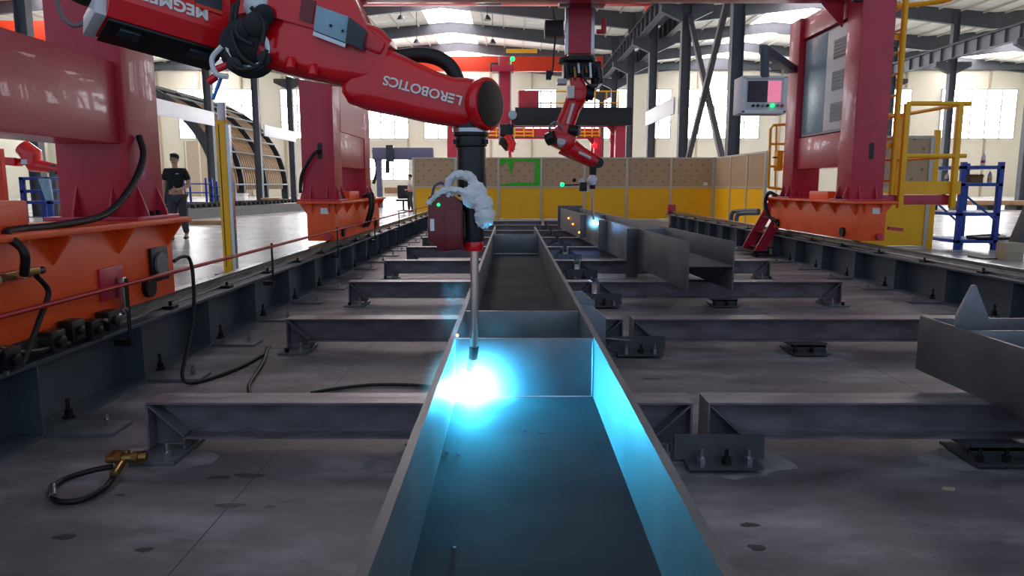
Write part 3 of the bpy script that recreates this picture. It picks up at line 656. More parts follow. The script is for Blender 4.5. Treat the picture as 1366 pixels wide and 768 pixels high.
t.part('blue_hose', MB().tube([P(x, y, YW - .03) for x, y in ((576, 262), (580, 248), (590, 244), (598, 252))], .004, 8, smooth=5), 'purple_grey', wr_)

# --- wire feeder box hanging beside the robot
fc = P(225, 4, 2.3); fa_ = math.radians(17.5)
t = Thing('wire_feeder', (0, 0, 0), 'red wire feeder box with white lettering and a dark underside beside the near robot', 'wire feeder')
ex = Vector((.73, .66, -.165)).normalized(); ey = Vector((-.69, .65, -.32)); ey = (ey - ex * ey.dot(ex)).normalized(); ez = ex.cross(ey)
t.o.location = P(232, 27, 2.15); t.o.rotation_euler = Matrix((ex, ey, ez)).transposed().to_euler()
w2 = .166
t.part('casing', MB().prism([(-w2, .012), (w2, .012), (w2, .25), (-w2, .25)], 'y', 0, .15), 'robot_red', bevel=.006)
t.part('lower_skirt', MB().add([(-w2, 0, .014), (w2, 0, .014), (w2, .15, .014), (-w2, .15, .014), (-w2 + .0, .03, -.030), (w2 - .004, .03, -.030), (w2 - .004, .15, -.030), (-w2, .15, -.030)], [(0, 1, 2, 3), (4, 5, 6, 7), (0, 1, 5, 4), (1, 2, 6, 5), (2, 3, 7, 6), (3, 0, 4, 7)]), 'robot_red')
t.part('underside', MB().box(-w2 + .004, w2 - .01,   .032, .155, -.040, -.0305), 'black_plastic', bevel=.003)
for x in (-.10, .09): t.part('foot', MB().box(x - .028, x + .028, .05, .09, -.05, -.04), 'panel_dark', bevel=.003)
o = link('lettering', text_mesh('MEGMEET', .05, 'label_white'), t.o); o['kind'] = 'stuff'; o.location = (-.012, -.002, .052); o.rotation_euler = (math.pi / 2, math.pi, 0)
t.part('display', MB().box(-.06, .045, -.004, 0, .082, .19), 'panel_teal', bevel=.002); t.part('knob_panel', MB().box(.06, .14, -.004, 0, .075, .19), 'panel_dark', bevel=.002); t.part('orange_strip', MB().box(.06, .14, -.005, -.001, .066, .078), 'crane_orange')
t.part('end_bracket', MB().box(-w2 - .03, -w2, .03, .16, -.03, .03), 'cabinet_grey', bevel=.003)
t.part('feeder_cable', MB().tube([(-w2 - .16, .15, .22), (-w2 - .10, .12, .10), (-w2 - .02, .1, .06), (-w2 + .05, .1, .1)], .03, 10, smooth=5), 'black_rubber')
t.part('hanger', MB().bar((-.1, .12, .25), (-.1, .12, .6), .05, .05).bar((-.1, .12, .6), (-.5, .3, .9), .05, .05), 'dark_metal')
solo('cable_loop', MB().tube([P(x, y, 3.0) for x, y in ((80, -25), (76, -4), (82, 20), (98, 34), (115, 28), (126, 8), (130, -20))], .009, 8, smooth=6), 'vent_grey', 'thin grey cable hanging in a loop before the near left tower', 'cable')

# ================================================================== ROBOT ON THE MIDDLE GANTRY
Y2 = 10.0
def Q(x, y, Y=Y2): return at(x, y, Y=Y)
t = Thing('welding_robot', Q(770, 78), 'red welding robot hanging from the middle gantry, welding the askew beam', 'robot', 'welding robots')
b = t.part('base', MB().cyl(Q(770, 78), Q(770, 84), .26, n=24).box(Q(752, 0).x, Q(802, 0).x, Y2 - .15, Y2 + .2, Q(0, 104).z, Q(0, 84).z), 'dark_metal', bevel=.01)
for k in range(9): t.part('connector', MB().cyl(Q(756 + 5.2 * k, 84 + (k % 3) * 3, Y2 - .17), Q(757 + 5.2 * k, 104 - (k % 2) * 6, Y2 - .2), .02, n=8), ('bright_steel', 'dark_metal', 'brass')[k % 3] if k % 4 else 'black_plastic', b)
t.part('motor', MB().cyl(Q(795, 92), Q(797, 112), .09, n=16), 'black_plastic', b, bevel=.01)
t.part('cable', MB().tube([Q(775, 95, Y2 - .2), Q(783, 110, Y2 - .2), Q(795, 116, Y2 - .2), Q(801, 100, Y2 - .1)], .014, 8, smooth=6), 'panel_dark', b)
sh = t.part('shoulder', MB().prism([(Q(x, y).x, Q(x, y).z) for x, y in ((760, 104), (777, 104), (782, 118), (780, 134), (768, 139), (760, 130))], 'y', Y2 - .14, Y2 + .14), 'robot_red', bevel=.03)
t.part('shoulder_motor', MB().cyl(Q(776, 124), Q(792, 126), .085, n=18).cyl(Q(780, 124), Q(786, 125), .11, n=18), 'dark_metal', sh, bevel=.008)
t.part('white_box', MB().box(Q(757, 0).x, Q(766, 0).x, Y2 - .2, Y2 - .1, Q(0, 133).z, Q(0, 117).z), 'white_paint', sh, bevel=.005)
t.part('feeder', MB().box(Q(744, 0).x, Q(757, 0).x, Y2 - .1, Y2 + .1, Q(0, 113).z, Q(0, 106).z), 'cabinet_grey', sh, bevel=.01)
ua = t.part('upper_arm', MB().tube([Q(770, 128), Q(762, 146), Q(753, 170)], [.14, .12, .13], 16), 'robot_red')
t.part('arm_stripe', MB().tube([Q(765, 138, Y2 - .125), Q(757, 165, Y2 - .12)], .02, 8), 'label_white', ua)
el = t.part('elbow', MB().prism([(Q(x, y).x, Q(x, y).z) for x, y in ((742, 168), (757, 166), (768, 182), (766, 196), (752, 202), (734, 194), (730, 184))], 'y', Y2 - .16, Y2 + .12), 'robot_red', bevel=.04)
for (x0, y0, x1, y1, r) in ((760, 173, 773, 175, .07), (730, 186, 741, 182, .09), (748, 192, 749, 188, .06)): t.part('elbow_motor', MB().cyl(Q(x0, y0, Y2 - .12), Q(x1, y1, Y2 - .18), r, n=16), 'black_plastic' if r > .065 else 'cabinet_grey', el, bevel=.006)
t.part('cable', MB().tube([Q(750, 172, Y2 - .2), Q(742, 163, Y2 - .2), Q(734, 168, Y2 - .2), Q(733, 178, Y2 - .15)], .016, 8, smooth=6), 'vent_grey', el)
fm = t.part('forearm', MB().tube([Q(752, 192), Q(768, 202), Q(782, 210), Q(796, 217)], [.15, .125, .105, .09], 16), 'robot_red')
t.part('arm_stripe', MB().tube([Q(772, 203, Y2 - .12), Q(788, 211, Y2 - .1)], .02, 8), 'label_white', fm); t.part('drum_cap', MB().cyl(Q(796, 217), Q(799, 217, Y2 - .07), .072, n=18), 'black_plastic', fm)
wr2 = t.part('wrist', MB().cyl(Q(791, 222), Q(790, 252), .055, .04, n=16), 'black_plastic')
t.part('cloth_wrap', MB().sphere(Q(790, 240, Y2 - .04), .07, 14, 8, jit=.12).tube([Q(775, 238), Q(777, 248), Q(786, 254)], [.035, .04, .03], 8), 'white_cloth', wr2)
t.part('seam_tracker', MB().box(Q(776, 0).x, Q(786, 0).x, Y2 - .08, Y2 + .05, Q(0, 255).z, Q(0, 243).z), 'black_plastic', wr2, bevel=.005)
t.part('torch_neck', MB().tube([Q(790.5, 250), Q(790.5, 280), Q(792, 293)], [.018, .018, .013], 10), 'copper', wr2)
t.part('indicator', MB().sphere(Q(750, 246), .03), 'led_green', wr2)
t.part('indicator_arm', MB().cyl(Q(752, 247), Q(778, 246), .010).sphere(Q(766, 240), .03), 'dark_metal', wr2)
solo('dress_cable', MB().tube([Q(738, 12), Q(741, 40), Q(739, 70), Q(737, 95), Q(733, 105)], .012, 8, smooth=5).box(Q(729, 0).x, Q(736, 0).x, Y2 - .05, Y2 + .05, Q(0, 106).z, Q(0, 95).z), 'dark_metal', 'dark control cable with a red hand pendant hanging left of the middle ram', 'cable')
# robot on the far gantry
t = Thing('welding_robot', at(676, 168, Y=28.6), 'small far red robot hanging from the far gantry above the fence', 'robot', 'welding robots')
R3 = lambda x, y: at(x, y, Y=28.6)
t.part('shoulder', MB().cyl(R3(676, 166), R3(676, 180), .28, n=16).cyl(R3(667, 186), R3(685, 186), .16), 'dark_metal', bevel=.02)
t.part('ring', MB().ring(R3(676, 173), (0, -1, 0), .18, .07), 'bright_steel')
t.part('upper_arm', MB().tube([R3(676, 180), R3(683, 192), R3(680, 202)], [.22, .18, .15], 12), 'robot_red'); t.part('forearm', MB().tube([R3(668, 188), R3(676, 198), R3(687, 197)], [.12, .12, .08], 10), 'black_plastic')
t.part('torch', MB().cyl(R3(680, 202), R3(681, 213), .06), 'robot_red')

# ================================================================== THINGS ON THE MIDDLE GANTRY, RIGHT SIDE
t = Thing('control_cabinet', (4.4, 9.7, 1.83), 'pale grey electrical cabinet with three vents inside the right gantry tower', 'cabinet')
t.part('body', MB().box(4.22, 4.5, 9.15, 10.57, 1.83, 3.18), 'cabinet_grey', bevel=.01)
t.part('door', MB().box(4.205, 4.22, 9.84, 10.55, 1.86, 3.15), 'panel_teal', bevel=.004)
t.part('door', MB().box(4.205, 4.22, 9.16, 9.83, 1.86, 3.15), 'white_paint', bevel=.004)
for z in (2.08, 2.48, 2.88):
    v = t.part('vent', MB().box(4.198, 4.206, 9.24, 9.62, z - .12, z + .12), 'vent_grey')
    for k in range(5): t.part('louvre', MB().box(4.192, 4.199, 9.26, 9.60, z - .10 + .045 * k, z - .085 + .045 * k), 'vent_grey', v)
YM = 9.2; M_ = lambda x, y: at(x, y, Y=YM)
t = Thing('operator_console', M_(1028, 150), 'white operator panel with dark and pink screen hung left of the right tower', 'control panel')
b = t.part('housing', MB().box(M_(995, 0).x, M_(1055, 0).x, YM, YM + .25, M_(0, 150).z, M_(0, 103).z), 'cabinet_grey', bevel=.02)
for (x0, x1, y0, y1) in ((993, 1000, 102, 151), (1051, 1057, 102, 151), (995, 1056, 101, 105), (995, 1056, 147, 152)): t.part('frame_edge', MB().box(M_(x0, 0).x, M_(x1, 0).x, YM - .02, YM + .27, M_(0, y1).z, M_(0, y0).z), 'white_paint', b, bevel=.008)
t.part('screen', MB().box(M_(1003, 0).x, M_(1030, 0).x, YM - .01, YM + .01, M_(0, 136).z, M_(0, 108).z), 'screen_dark', b); t.part('screen_page', MB().box(M_(1030, 0).x, M_(1048, 0).x, YM - .01, YM + .01, M_(0, 136).z, M_(0, 108).z), 'screen_pink', b)
for k, m in enumerate(('dark_metal', 'dark_metal', 'vent_grey', 'dark_metal', 'led_green', 'vent_grey', 'crane_orange')): t.part('button', MB().cyl(M_(1004 + 6.5 * k, 141, ), M_(1004 + 6.5 * k, 141) + Vector((0, -.03, 0)), .018, n=10), m, b)
t.part('arm', MB().cyl(M_(1020, 103), M_(1020, 62), .055, n=12).bar(M_(1018, 66), Vector((GR - .23, 10.75, M_(0, 66).z)), .1, .11), 'column_grey', bevel=.008)
t.part('arm_lamp', MB().cyl(M_(1019, 86), M_(1027, 94), .035), 'bright_steel')
t = Thing('flood_light', at(1088, 10, Y=9.0), 'white square flood light at the top of the right tower', 'flood light')
t.part('head', MB().box(4.02, 4.27, 8.75, 8.83, 3.28, 3.56), 'dark_metal', bevel=.01); t.part('lens', MB().box(4.04, 4.25, 8.742, 8.752, 3.30, 3.54), 'cabinet_grey'); t.part('bracket', MB().bar((4.15, 8.83, 3.42), (4.22, 9.2, 3.5), .05, .05), 'dark_metal')
# red steps
t = Thing('red_steps', (4.15, 11.6, 0), 'short red steel steps leading up to the right gantry platform', 'steps')
for y in (11.35, 11.95): t.part('stringer', MB().prism([(3.88, .10), (4.06, .10), (4.52, .98), (4.34, .98)], 'y', y - .012, y + .012), 'red_paint')
for k in range(4): t.part('tread', MB().box(3.97 + .11 * k, 4.18 + .11 * k, 11.36, 11.94, .14 + .235 * k, .165 + .235 * k), 'dark_red')
t.part('landing', MB().box(3.85, 4.1, 11.3, 12.0, .06, .10), 'dark_metal')
t.part('post', MB().box(3.9, 3.95, 11.35, 11.4, 0, .06).box(4.02, 4.07, 11.9, 11.95, 0, .06), 'dark_metal')
def tubes(T, name, pts, r, m='safety_yellow', n=8): return T.part(name, MB().tube(pts, r, n), m)
G = lambda x, y, Y=11.3: at(x, y, Y=Y)
t = Thing('safety_gate', (4.3, 11.3, .95), 'yellow tubular safety gate at the top of the red steps', 'gate')
tubes(t, 'frame', [G(1025, 250), G(1028, 172), G(1032, 167), G(1049, 166), G(1050, 172), G(1047, 248), G(1043, 252), G(1025, 250)], .022)
for (a, b) in (((1036, 168), (1034, 251)),): tubes(t, 'bar', [G(*a), G(*b)], .016)
for y in (192, 222): tubes(t, 'bar', [G(1027, y), G(1054, y)], .018)
t.part('latch_box', MB().box(G(1045, 0).x, G(1053, 0).x, 11.2, 11.35, G(0, 228).z, G(0, 201).z), 'safety_yellow', bevel=.008)
t.part('hinge_post', MB().cyl(G(1056, 262), G(1057, 165), .03), 'dark_red')
for (x, y) in ((1036, 210), (1050, 202)): t.part('hinge', MB().cyl(G(x - 5, y, 11.22), G(x + 6, y, 11.22), .012), 'black_plastic')
# yellow platform with railing and ladder, outside the right tower
t = Thing('service_platform', (5.2, 9.5, 1.0), 'yellow railed service platform with red deck right of the right tower', 'platform')
t.part('deck', MB().box(4.66, 5.55, 9.0, 10.4, .90, 1.02), 'red_paint', bevel=.006); t.part('kick_plate', MB().box(4.78, 5.6, 8.96, 8.98, 1.03, 1.19), 'safety_yellow'); t.part('kick_plate', MB().box(5.56, 5.58, 9.0, 10.4, 1.03, 1.17), 'safety_yellow')
for x, y in ((4.85, 8.95), (5.5, 8.95), (5.57, 10.4)): t.part('post', MB().box(x - .03, x + .03, y - .03, y + .03, .86, 2.13), 'safety_yellow', bevel=.004)
for z in (1.5, 2.13): t.part('rail', MB().cyl((4.85, 8.95, z), (5.62, 8.95, z), .028, n=10), 'safety_yellow'); t.part('rail', MB().cyl((5.57, 8.95, z), (5.57, 10.4, z), .024, n=10), 'safety_yellow'); t.part('rail', MB().cyl((4.7, 10.4, z), (5.57, 10.4, z), .024, n=10), 'safety_yellow')
t.part('red_light_bar', MB().bar((4.62, 8.75, .62), (4.80, 8.75, .60), .04, .04), 'red_paint')
t = Thing('caged_ladder', (4.75, 9.3, 1.0), 'tall yellow ladder with a hoop on the outer side of the right tower', 'ladder')
for y in (9.0, 9.45): t.part('stile', MB().cyl((4.76, y, 1.02), (4.76, y, 3.75), .035, n=10), 'safety_yellow')
for k in range(10): t.part('rung', MB().cyl((4.76, 9.0, 1.2 + .26 * k), (4.76, 9.45, 1.2 + .26 * k), .016, n=8), 'safety_yellow')
t.part('hoop', MB().tube([(4.76 + .68 * math.sin(a), 9.22 - .35 * math.cos(a), 3.42) for a in [math.pi * k / 12 for k in range(13)]], .03, 8), 'safety_yellow')
for a in (.5, 1.2, 2.0): t.part('cage_strap', MB().cyl((4.76 + .68 * math.sin(a), 9.22 - .35 * math.cos(a), 3.42), (4.76 + .68 * math.sin(a), 9.22 - .35 * math.cos(a), 4.6), .02, n=8), 'safety_yellow')
t.part('bracket', MB().box(4.575, 4.76, 9.03, 9.08, 1.6, 1.66).box(4.575, 4.76, 9.03, 9.08, 2.9, 2.96), 'safety_yellow')

# ================================================================== FENCE
FY = 22.9
def fence_y(T, xs, y, z1=2.0, zm=1.07):
    for i, x in enumerate(xs): T.part('post', MB().box(x - .035, x + .035, y - .035, y + .035, 0, z1), 'fence_post', bevel=.004)
    for a, b in zip(xs, xs[1:]):
        T.part('tan_panel', MB().box(a + .035, b - .035, y - .012, y + .012, zm + .02, z1 - .05), 'fence_perforated'); T.part('yellow_panel', MB().box(a + .035, b - .035, y - .012, y + .012, .06, zm - .02), 'fence_yellow')
        for z in (.03, zm, z1 - .025): T.part('rail', MB().box(a + .035, b - .035, y - .025, y + .025, z - .025, z + .025), 'fence_post')
def fx(px): return (px - CX) / F * (FY * CT)
t = Thing('safety_fence', (2, FY, 0), 'tan over yellow panel fence closing the far end of the cell', 'fence')
xs = [fx(p) for p in (552, 608, 665, 722, 779.5, 836, 894.5, 951)]
fence_y(t, xs, FY)
gt = MB(); a, b = fx(667), fx(720); z0, z1 = 1.12, 1.96
tp = [(a, z1), (b, z1), (b, z0 + .04), (b - .2, z0 + .04), (b - .2, z1 - .12), (a + .45, z1 - .06), (a + .36, z1 - .50), (a + .24, z1 - .07), (a + .1, z1 - .12), (a + .05, z0 + .45), (a + .04, z0 + .12), (a + .3, z0 + .06), (b - .1, z0 + .04), (b - .1, z0), (a, z0)]
t.part('green_sheet', MB().prism(tp[:2] + [(b, z1 - .16), (b - .18, z1 - .1), (a + .45, z1 - .06), (a + .36, z1 - .50), (a + .22, z1 - .08), (a, z1 - .25)], 'y', FY - .03, FY - .015), 'green_reflection', label='torn green sheet, made vivid by painted green reflection')
t.part('green_sheet', MB().box(b - .17, b, FY - .03, FY - .015, z0, z1 - .16), 'green_reflection'); t.part('green_sheet', MB().prism([(a, z0), (b - .17, z0), (b - .17, z0 + .08), (a + .5, z0 + .1), (a + .05, z0 + .04)], 'y', FY - .03, FY - .015), 'green_reflection')
t.part('sign_tag', MB().box(fx(938), fx(944), FY - .03, FY - .014, 1.12, 1.22), 'label_white')
# right return
t = Thing('safety_fence', (6.55, 20, 0), 'tan over yellow panel fence running towards camera on the right', 'fence')
x = xs[-1] + .08; ysr = [FY, 21.3, 19.8, 18.4]
for y in ysr: t.part('post', MB().box(x - .035, x + .035, y - .035, y + .035, 0, 2.0), 'fence_post', bevel=.004)
for b, a in zip(ysr, ysr[1:]):
    t.part('tan_panel', MB().box(x - .012, x + .012, a + .035, b - .035, 1.09, 1.95), 'fence_tan'); t.part('yellow_panel', MB().box(x - .012, x + .012, a + .035, b - .035, .06, 1.05), 'fence_yellow')
    for z in (.03, 1.07, 1.975): t.part('rail', MB().box(x - .025, x + .025, a + .035, b - .035, z - .025, z + .025), 'fence_post')
t = Thing('safety_fence', (7.1, 12.8, 0), 'single tan over yellow fence panel behind the yellow platform', 'fence')
fence_y(t, [6.2, 7.42], 12.8); t.part('yellow_edge', MB().box(7.46, 7.56, 12.77, 12.83, 0, 2.1), 'safety_yellow', bevel=.004)
t = Thing('wheel_stop', (5.2, 16.5, 0), 'low grey tube rail bent over beside the yellow fence return', 'tube rail')
t.part('tube', MB().tube([at(975, 312, Y=17), at(976, 287, Y=17), at(982, 282, Y=17), at(1012, 281, Y=16.2)], .05, 10, smooth=5).tube([at(981, 314, Y=16.6), at(983, 289, Y=16.6), at(988, 285, Y=16.6), at(1012, 284, Y=16)], .05, 10, smooth=5), 'column_grey')
solo('end_stop', MB().box(GR - .1, GR + .1, 19.3, 19.5, .362, .62), 'red_paint', 'small red end stop on the far end of the right rail', 'end stop', bevel=.02)

# ================================================================== LEFT SIDE FLOOR
t = Thing('light_curtain_post', (-3.65, 9.2, 0), 'yellow light curtain post with a clear top standing left of the rail', 'post')
t.part('post', MB().box(-3.72, -3.60, 9.15, 9.25, 0, 1.95), 'safety_yellow', bevel=.01); t.part('optic_strip', MB().box(-3.685, -3.675, 9.146, 9.15, .1, 1.9), 'black_plastic'); t.part('side_profile', MB().box(-3.60, -3.56, 9.16, 9.24, 0, 1.9), 'bright_steel'); t.part('clear_head', MB().cyl((-3.65, 9.2, 1.95), (-3.65, 9.2, 2.17), .05, n=16), 'clear_plastic', bevel=.006)
t.part('foot', MB().box(-3.8, -3.5, 9.05, 9.35, 0, .015), 'dark_metal')
t = Thing('roller_bed', (-10.3, 27, 0), 'long low grey roller conveyor bed on the left hall floor', 'conveyor')
a, b = Vector((-10.75, 23.3, 0)), Vector((-9.3, 32, 0)); d = (b - a).normalized(); nn = Vector((-d.y, d.x, 0))
t.part('bed', MB().bar(a + Vector((0, 0, .17)), b + Vector((0, 0, .17)), .2, .34), 'concrete_plinth'); t.part('bed', MB().bar(a + nn * 1.4 + Vector((0, 0, .17)), b + nn * 1.4 + Vector((0, 0, .17)), .2, .34), 'concrete_plinth')
for k in range(26): p = a + d * (.2 + .33 * k); t.part('roller', MB().cyl(p + nn * .05 + Vector((0, 0, .43)), p + nn * 1.35 + Vector((0, 0, .43)), .07, n=10), 'dark_metal')
t.part('end_plate', MB().bar(a + nn * -.3 + Vector((0, 0, .2)), a + nn * 1.7 + Vector((0, 0, .2)), .1, .4), 'concrete_plinth')
solo('timber_bearer', MB().box(-9.6, -8.0, 20.6, 20.8, 0, .12), 'timber', 'short timber bearer lying on the floor behind the walking man', 'timber', bevel=.01)
# curved lattice
t = Thing('curved_lattice', (-21, 53, 0), 'large quarter-round lattice of dark ribs and tan slats behind the left columns', 'lattice frame')
RC, zc, xc = 6.9, .8, -24.9
def arc(y, r, a0=0.0, a1=1.42, n=16): return [(xc + r * math.cos(a0 + (a1 - a0) * k / n), y, zc + r * math.sin(a0 + (a1 - a0) * k / n)) for k in range(n + 1)]
def arc_bar(y0, y1, r0, r1, n=16):
    m = MB(); A = [arc(y0, r0, n=n), arc(y1, r0, n=n), arc(y1, r1, n=n), arc(y0, r1, n=n)]
    vs = []; fs = []
    for k in range(n + 1): vs += [A[0][k], A[1][k], A[2][k], A[3][k]]
    for k in range(n):
        i = 4 * k; j = i + 4
        for q in range(4): fs.append((i + q, i + (q + 1) % 4, j + (q + 1) % 4, j + q))
    fs += [(0, 1, 2, 3), (4 * n, 4 * n + 1, 4 * n + 2, 4 * n + 3)]
    return m.add(vs, fs)
ribs = [45.0, 48.6, 53.2, 58.0]
for y in ribs: t.part('rib', arc_bar(y - .12, y + .12, RC - .55, RC), 'rib_dark'); t.part('leg', MB().box(xc + RC - .5, xc + RC, y - .15, y + .15, 0, zc), 'rib_dark')
for k in range(9):
    a_ = .05 + .16 * k; t.part('stringer', MB().cyl((xc + RC * math.cos(a_), 45, zc + RC * math.sin(a_)), (xc + RC * math.cos(a_), 58, zc + RC * math.sin(a_)), .07, n=8), 'stringer_grey')
sm = arc_bar(-.12, .12, RC - .4, RC - .3, 12).mesh('slat', 'slat_tan')
for k in range(30): t.share('slat', sm, (0, 45.3 + .42 * k, 0))
t.part('backing', arc_bar(45, 58, RC - .62, RC - .6), 'rib_dark')
# workshop clutter on the left
def rack(x, y, w, d, h, label, lv=(.1, .5, .95), r=.04, cat='shelf', group=None):
    t = Thing('storage_rack', (x, y, 0), label, cat, group)
    for sx in (0, w):
        for sy in (0, d): t.part('upright', MB().box(x + sx - r, x + sx + r, y + sy - r, y + sy + r, 0, h), 'cobalt', bevel=.004)
    for z in lv: t.part('shelf_board', MB().box(x - r, x + w + r, y - r, y + d + r, z, z + .05), 'cobalt'); t.part('deck', MB().box(x, x + w, y + .05, y + d - .05, z + .05, z + .06), 'shelf_blue_deck')
    return t
rack(-15.0, 33, 1.0, .6, 1.45, 'blue rack far left beside the walking man', lv=(.3, .75, 1.15)); rack(-13.9, 33.4, .8, .6, 1.3, 'smaller blue rack right of the one beside the walking man', lv=(.2, .6, 1.0))
t = Thing('machine_cart', (-15.6, 31, 0), 'dark red and grey machine cart behind the walking man', 'machine'); t.part('body', MB().box(-15.4, -14.7, 31, 31.6, .3, 1.3), 'dark_metal', bevel=.03); t.part('hood', MB().cyl((-15.3, 31.3, 1.45), (-14.8, 31.3, 1.45), .16, n=12), 'red_paint'); t.part('wheel', MB().cyl((-15.4, 31.2, .15), (-14.7, 31.2, .15), .15), 'black_rubber')
for i, (px, w, h, m, lab, nm) in enumerate(((318, .8, .6, 'white_paint', 'white crate in front of the curved lattice', 'crate'), (362, 1.2, .5, 'timber', 'low timber stack at the foot of the curved lattice', 'timber_stack'), (486 - 8, .5, 1.5, 'dark_metal', 'dark equipment stand behind the left middle tower', 'equipment_stand'), (489, .4, .9, 'safety_yellow', 'small yellow drum by the curved lattice', 'drum'))):
    p = at(px, 258, Y=38); mb = MB()
    if nm == 'drum': mb.cyl((p.x, 38, 0), (p.x, 38, h), w / 2, n=16); mb.ring((p.x, 38, h * .5), (0, 0, 1), w / 2, .02)
    elif nm == 'timber_stack':
        for k in range(4): mb.box(p.x - w / 2 + .05 * k, p.x + w / 2 - .03 * k, 37.6, 38.2, .12 * k, .12 * k + .1)
    elif nm == 'equipment_stand':
        mb.box(p.x - .2, p.x + .2, 37.8, 38.2, 0, .1).box(p.x - .05, p.x + .05, 37.95, 38.05, .1, 2.4).box(p.x - .2, p.x + .25, 37.85, 38.15, 1.0, 1.5).box(p.x - .25, p.x + .2, 37.85, 38.15, 2.0, 2.4)
    else: mb.box(p.x - w / 2, p.x + w / 2, 37.7, 38.3, 0, h).box(p.x - w / 2 - .03, p.x + w / 2 + .03, 37.67, 38.33, h, h + .08)
    solo(nm, mb, m, lab, nm.replace('_', ' '), bevel=.01)
# small grey-violet portal behind the left middle tower
t = Thing('portal_hoist', at(525, 205, Y=36) * 1.0, 'grey violet portal beam with a hanging hoist between left tower and fence', 'hoist'); t.o.location.z = 0; t.org = Vector(t.o.location)
H_ = lambda x, y: at(x, y, Y=36)
t.part('beam', MB().box(H_(492, 0).x, H_(575, 0).x, 35.8, 36.2, H_(0, 213).z, H_(0, 197).z), 'purple_grey', bevel=.03)
for x in (500, 570): t.part('leg', MB().box(H_(x, 0).x - .12, H_(x, 0).x + .12, 35.85, 36.15, 0, H_(0, 213).z), 'purple_grey')
t.part('hoist', MB().box(H_(512, 0).x, H_(522, 0).x, 35.5, 35.8, H_(0, 216).z, H_(0, 194).z).cyl(H_(517, 214), H_(517, 231), .1), 'panel_dark', bevel=.03)
t.part('cable_loop', MB().tube([H_(498, 200), H_(503, 225), H_(498, 245)], .08, 8, smooth=5), 'black_rubber')
t.part('work_bench', MB().box(H_(505, 0).x, H_(560, 0).x, 36.3, 37.2, .7, 1.0), 'timber')
# left background seen under the near tower beam
Yb = 14.0; B_ = lambda x, y: at(x, y, Y=Yb)
t = rack(B_(6, 0).x, Yb, B_(42, 0).x - B_(6, 0).x, .6, B_(0, 236).z, 'blue rack seen under the near left tower beam', lv=(B_(0, 272).z, B_(0, 257).z, B_(0, 240).z))
t = Thing('welding_robot', (B_(40, 0).x, Yb + 2, 0), 'small red robot arm far left under the near tower beam', 'robot', 'welding robots')
Bq = lambda x, y: at(x, y, Y=Yb + 2)
t.part('upper_arm', MB().tube([Bq(30, 196), Bq(42, 206), Bq(44, 220)], [.18, .22, .2], 12), 'robot_red'); t.part('forearm', MB().tube([Bq(42, 219), Bq(58, 222), Bq(90, 228)], [.16, .13, .09], 12), 'robot_red'); t.part('feeder', MB().prism([(Bq(x, y).x, Bq(x, y).z) for x, y in ((11, 209), (27, 211), (28, 222), (11, 220))], 'y', Yb + 1.8, Yb + 2.1), 'robot_red', bevel=.03)
t.part('label_plate', MB().box(Bq(16, 0).x, Bq(24, 0).x, Yb + 1.79, Yb + 1.81, Bq(0, 219).z, Bq(0, 213).z), 'cabinet_grey'); t.part('stand', MB().box(Bq(48, 0).x, Bq(56, 0).x, Yb + 1.9, Yb + 2.1, 0, Bq(0, 219).z), 'column_grey'); t.part('cable', MB().tube([Bq(0, 212), Bq(10, 215), Bq(30, 214), Bq(38, 224)], .03, 8, smooth=5), 'black_rubber')
t = Thing('orange_frame', (B_(2, 0).x, Yb - .5, 0), 'orange upright frame at the left edge under the tower beam', 'frame')
for x in (-6, 4): t.part('upright', MB().box(B_(x, 0).x - .05, B_(x, 0).x + .05, Yb - .55, Yb - .45, 0, B_(0, 200).z), 'crane_orange')
for y in (216, 246, 262): t.part('rail', MB().box(B_(-6, 0).x, B_(4, 0).x, Yb - .53, Yb - .47, B_(0, y).z - .04, B_(0, y).z + .04), 'crane_orange')
solo('pale_board', MB().prism([(B_(x, y).x, B_(x, y).z) for x, y in ((64, 238), (78, 238), (83, 266), (74, 267))], 'y', Yb - .3, Yb - .25).box(B_(74, 0).x, B_(80, 0).x, Yb - .3, Yb - .25, 0, B_(0, 266).z), 'panel_teal', 'pale blue tilted board beside the near left tower', 'board')
# ================================================================== RIGHT SIDE FLOOR
t = rack(7.93, 12.66, .66, .95, 1.54, 'tall blue storage rack standing right of the yellow platform', lv=(.12, .6, 1.12, 1.42))
t.part('diagonal_brace', MB().bar((7.93, 12.62, 1.0), (8.59, 12.62, .5), .02, .03), 'cobalt'); t.part('diagonal_brace', MB().bar((7.93, 12.7, .5), (7.93, 13.55, .9), .02, .03), 'cobalt')
solo('cardboard_box', MB().box(8.2, 8.42, 12.85, 13.1, 1.18, 1.33).box(8.2, 8.42, 12.82, 12.85, 1.29, 1.31), 'cardboard', 'brown cardboard box on the blue rack', 'box', bevel=.004)
def bottle(x, y, z, h, m, lab): t = Thing('bottle', (x, y, z), lab, 'bottle'); t.part('body', MB().cyl((x, y, z), (x, y, z + h * .65), .035, n=14).cyl((x, y, z + h * .65), (x, y, z + h * .85), .035, .015, n=14), 'white_paint', bevel=.003); t.part('cap', MB().cyl((x, y, z + h * .85), (x, y, z + h), .016, n=10), 'white_paint'); t.part('wrapper', MB().cyl((x, y, z + h * .2), (x, y, z + h * .4), .0365, n=14), m)
bottle(8.42, 12.9, 1.481, .24, 'red_paint', 'white bottle with a red band on top of the blue rack'); bottle(8.5, 12.8, 1.181, .2, 'safety_yellow', 'white bottle with a yellow band beside the cardboard box')
bottle(7.98, 13.2, 1.181, .18, 'purple_grey', 'white bottle on the left of the blue rack shelf')
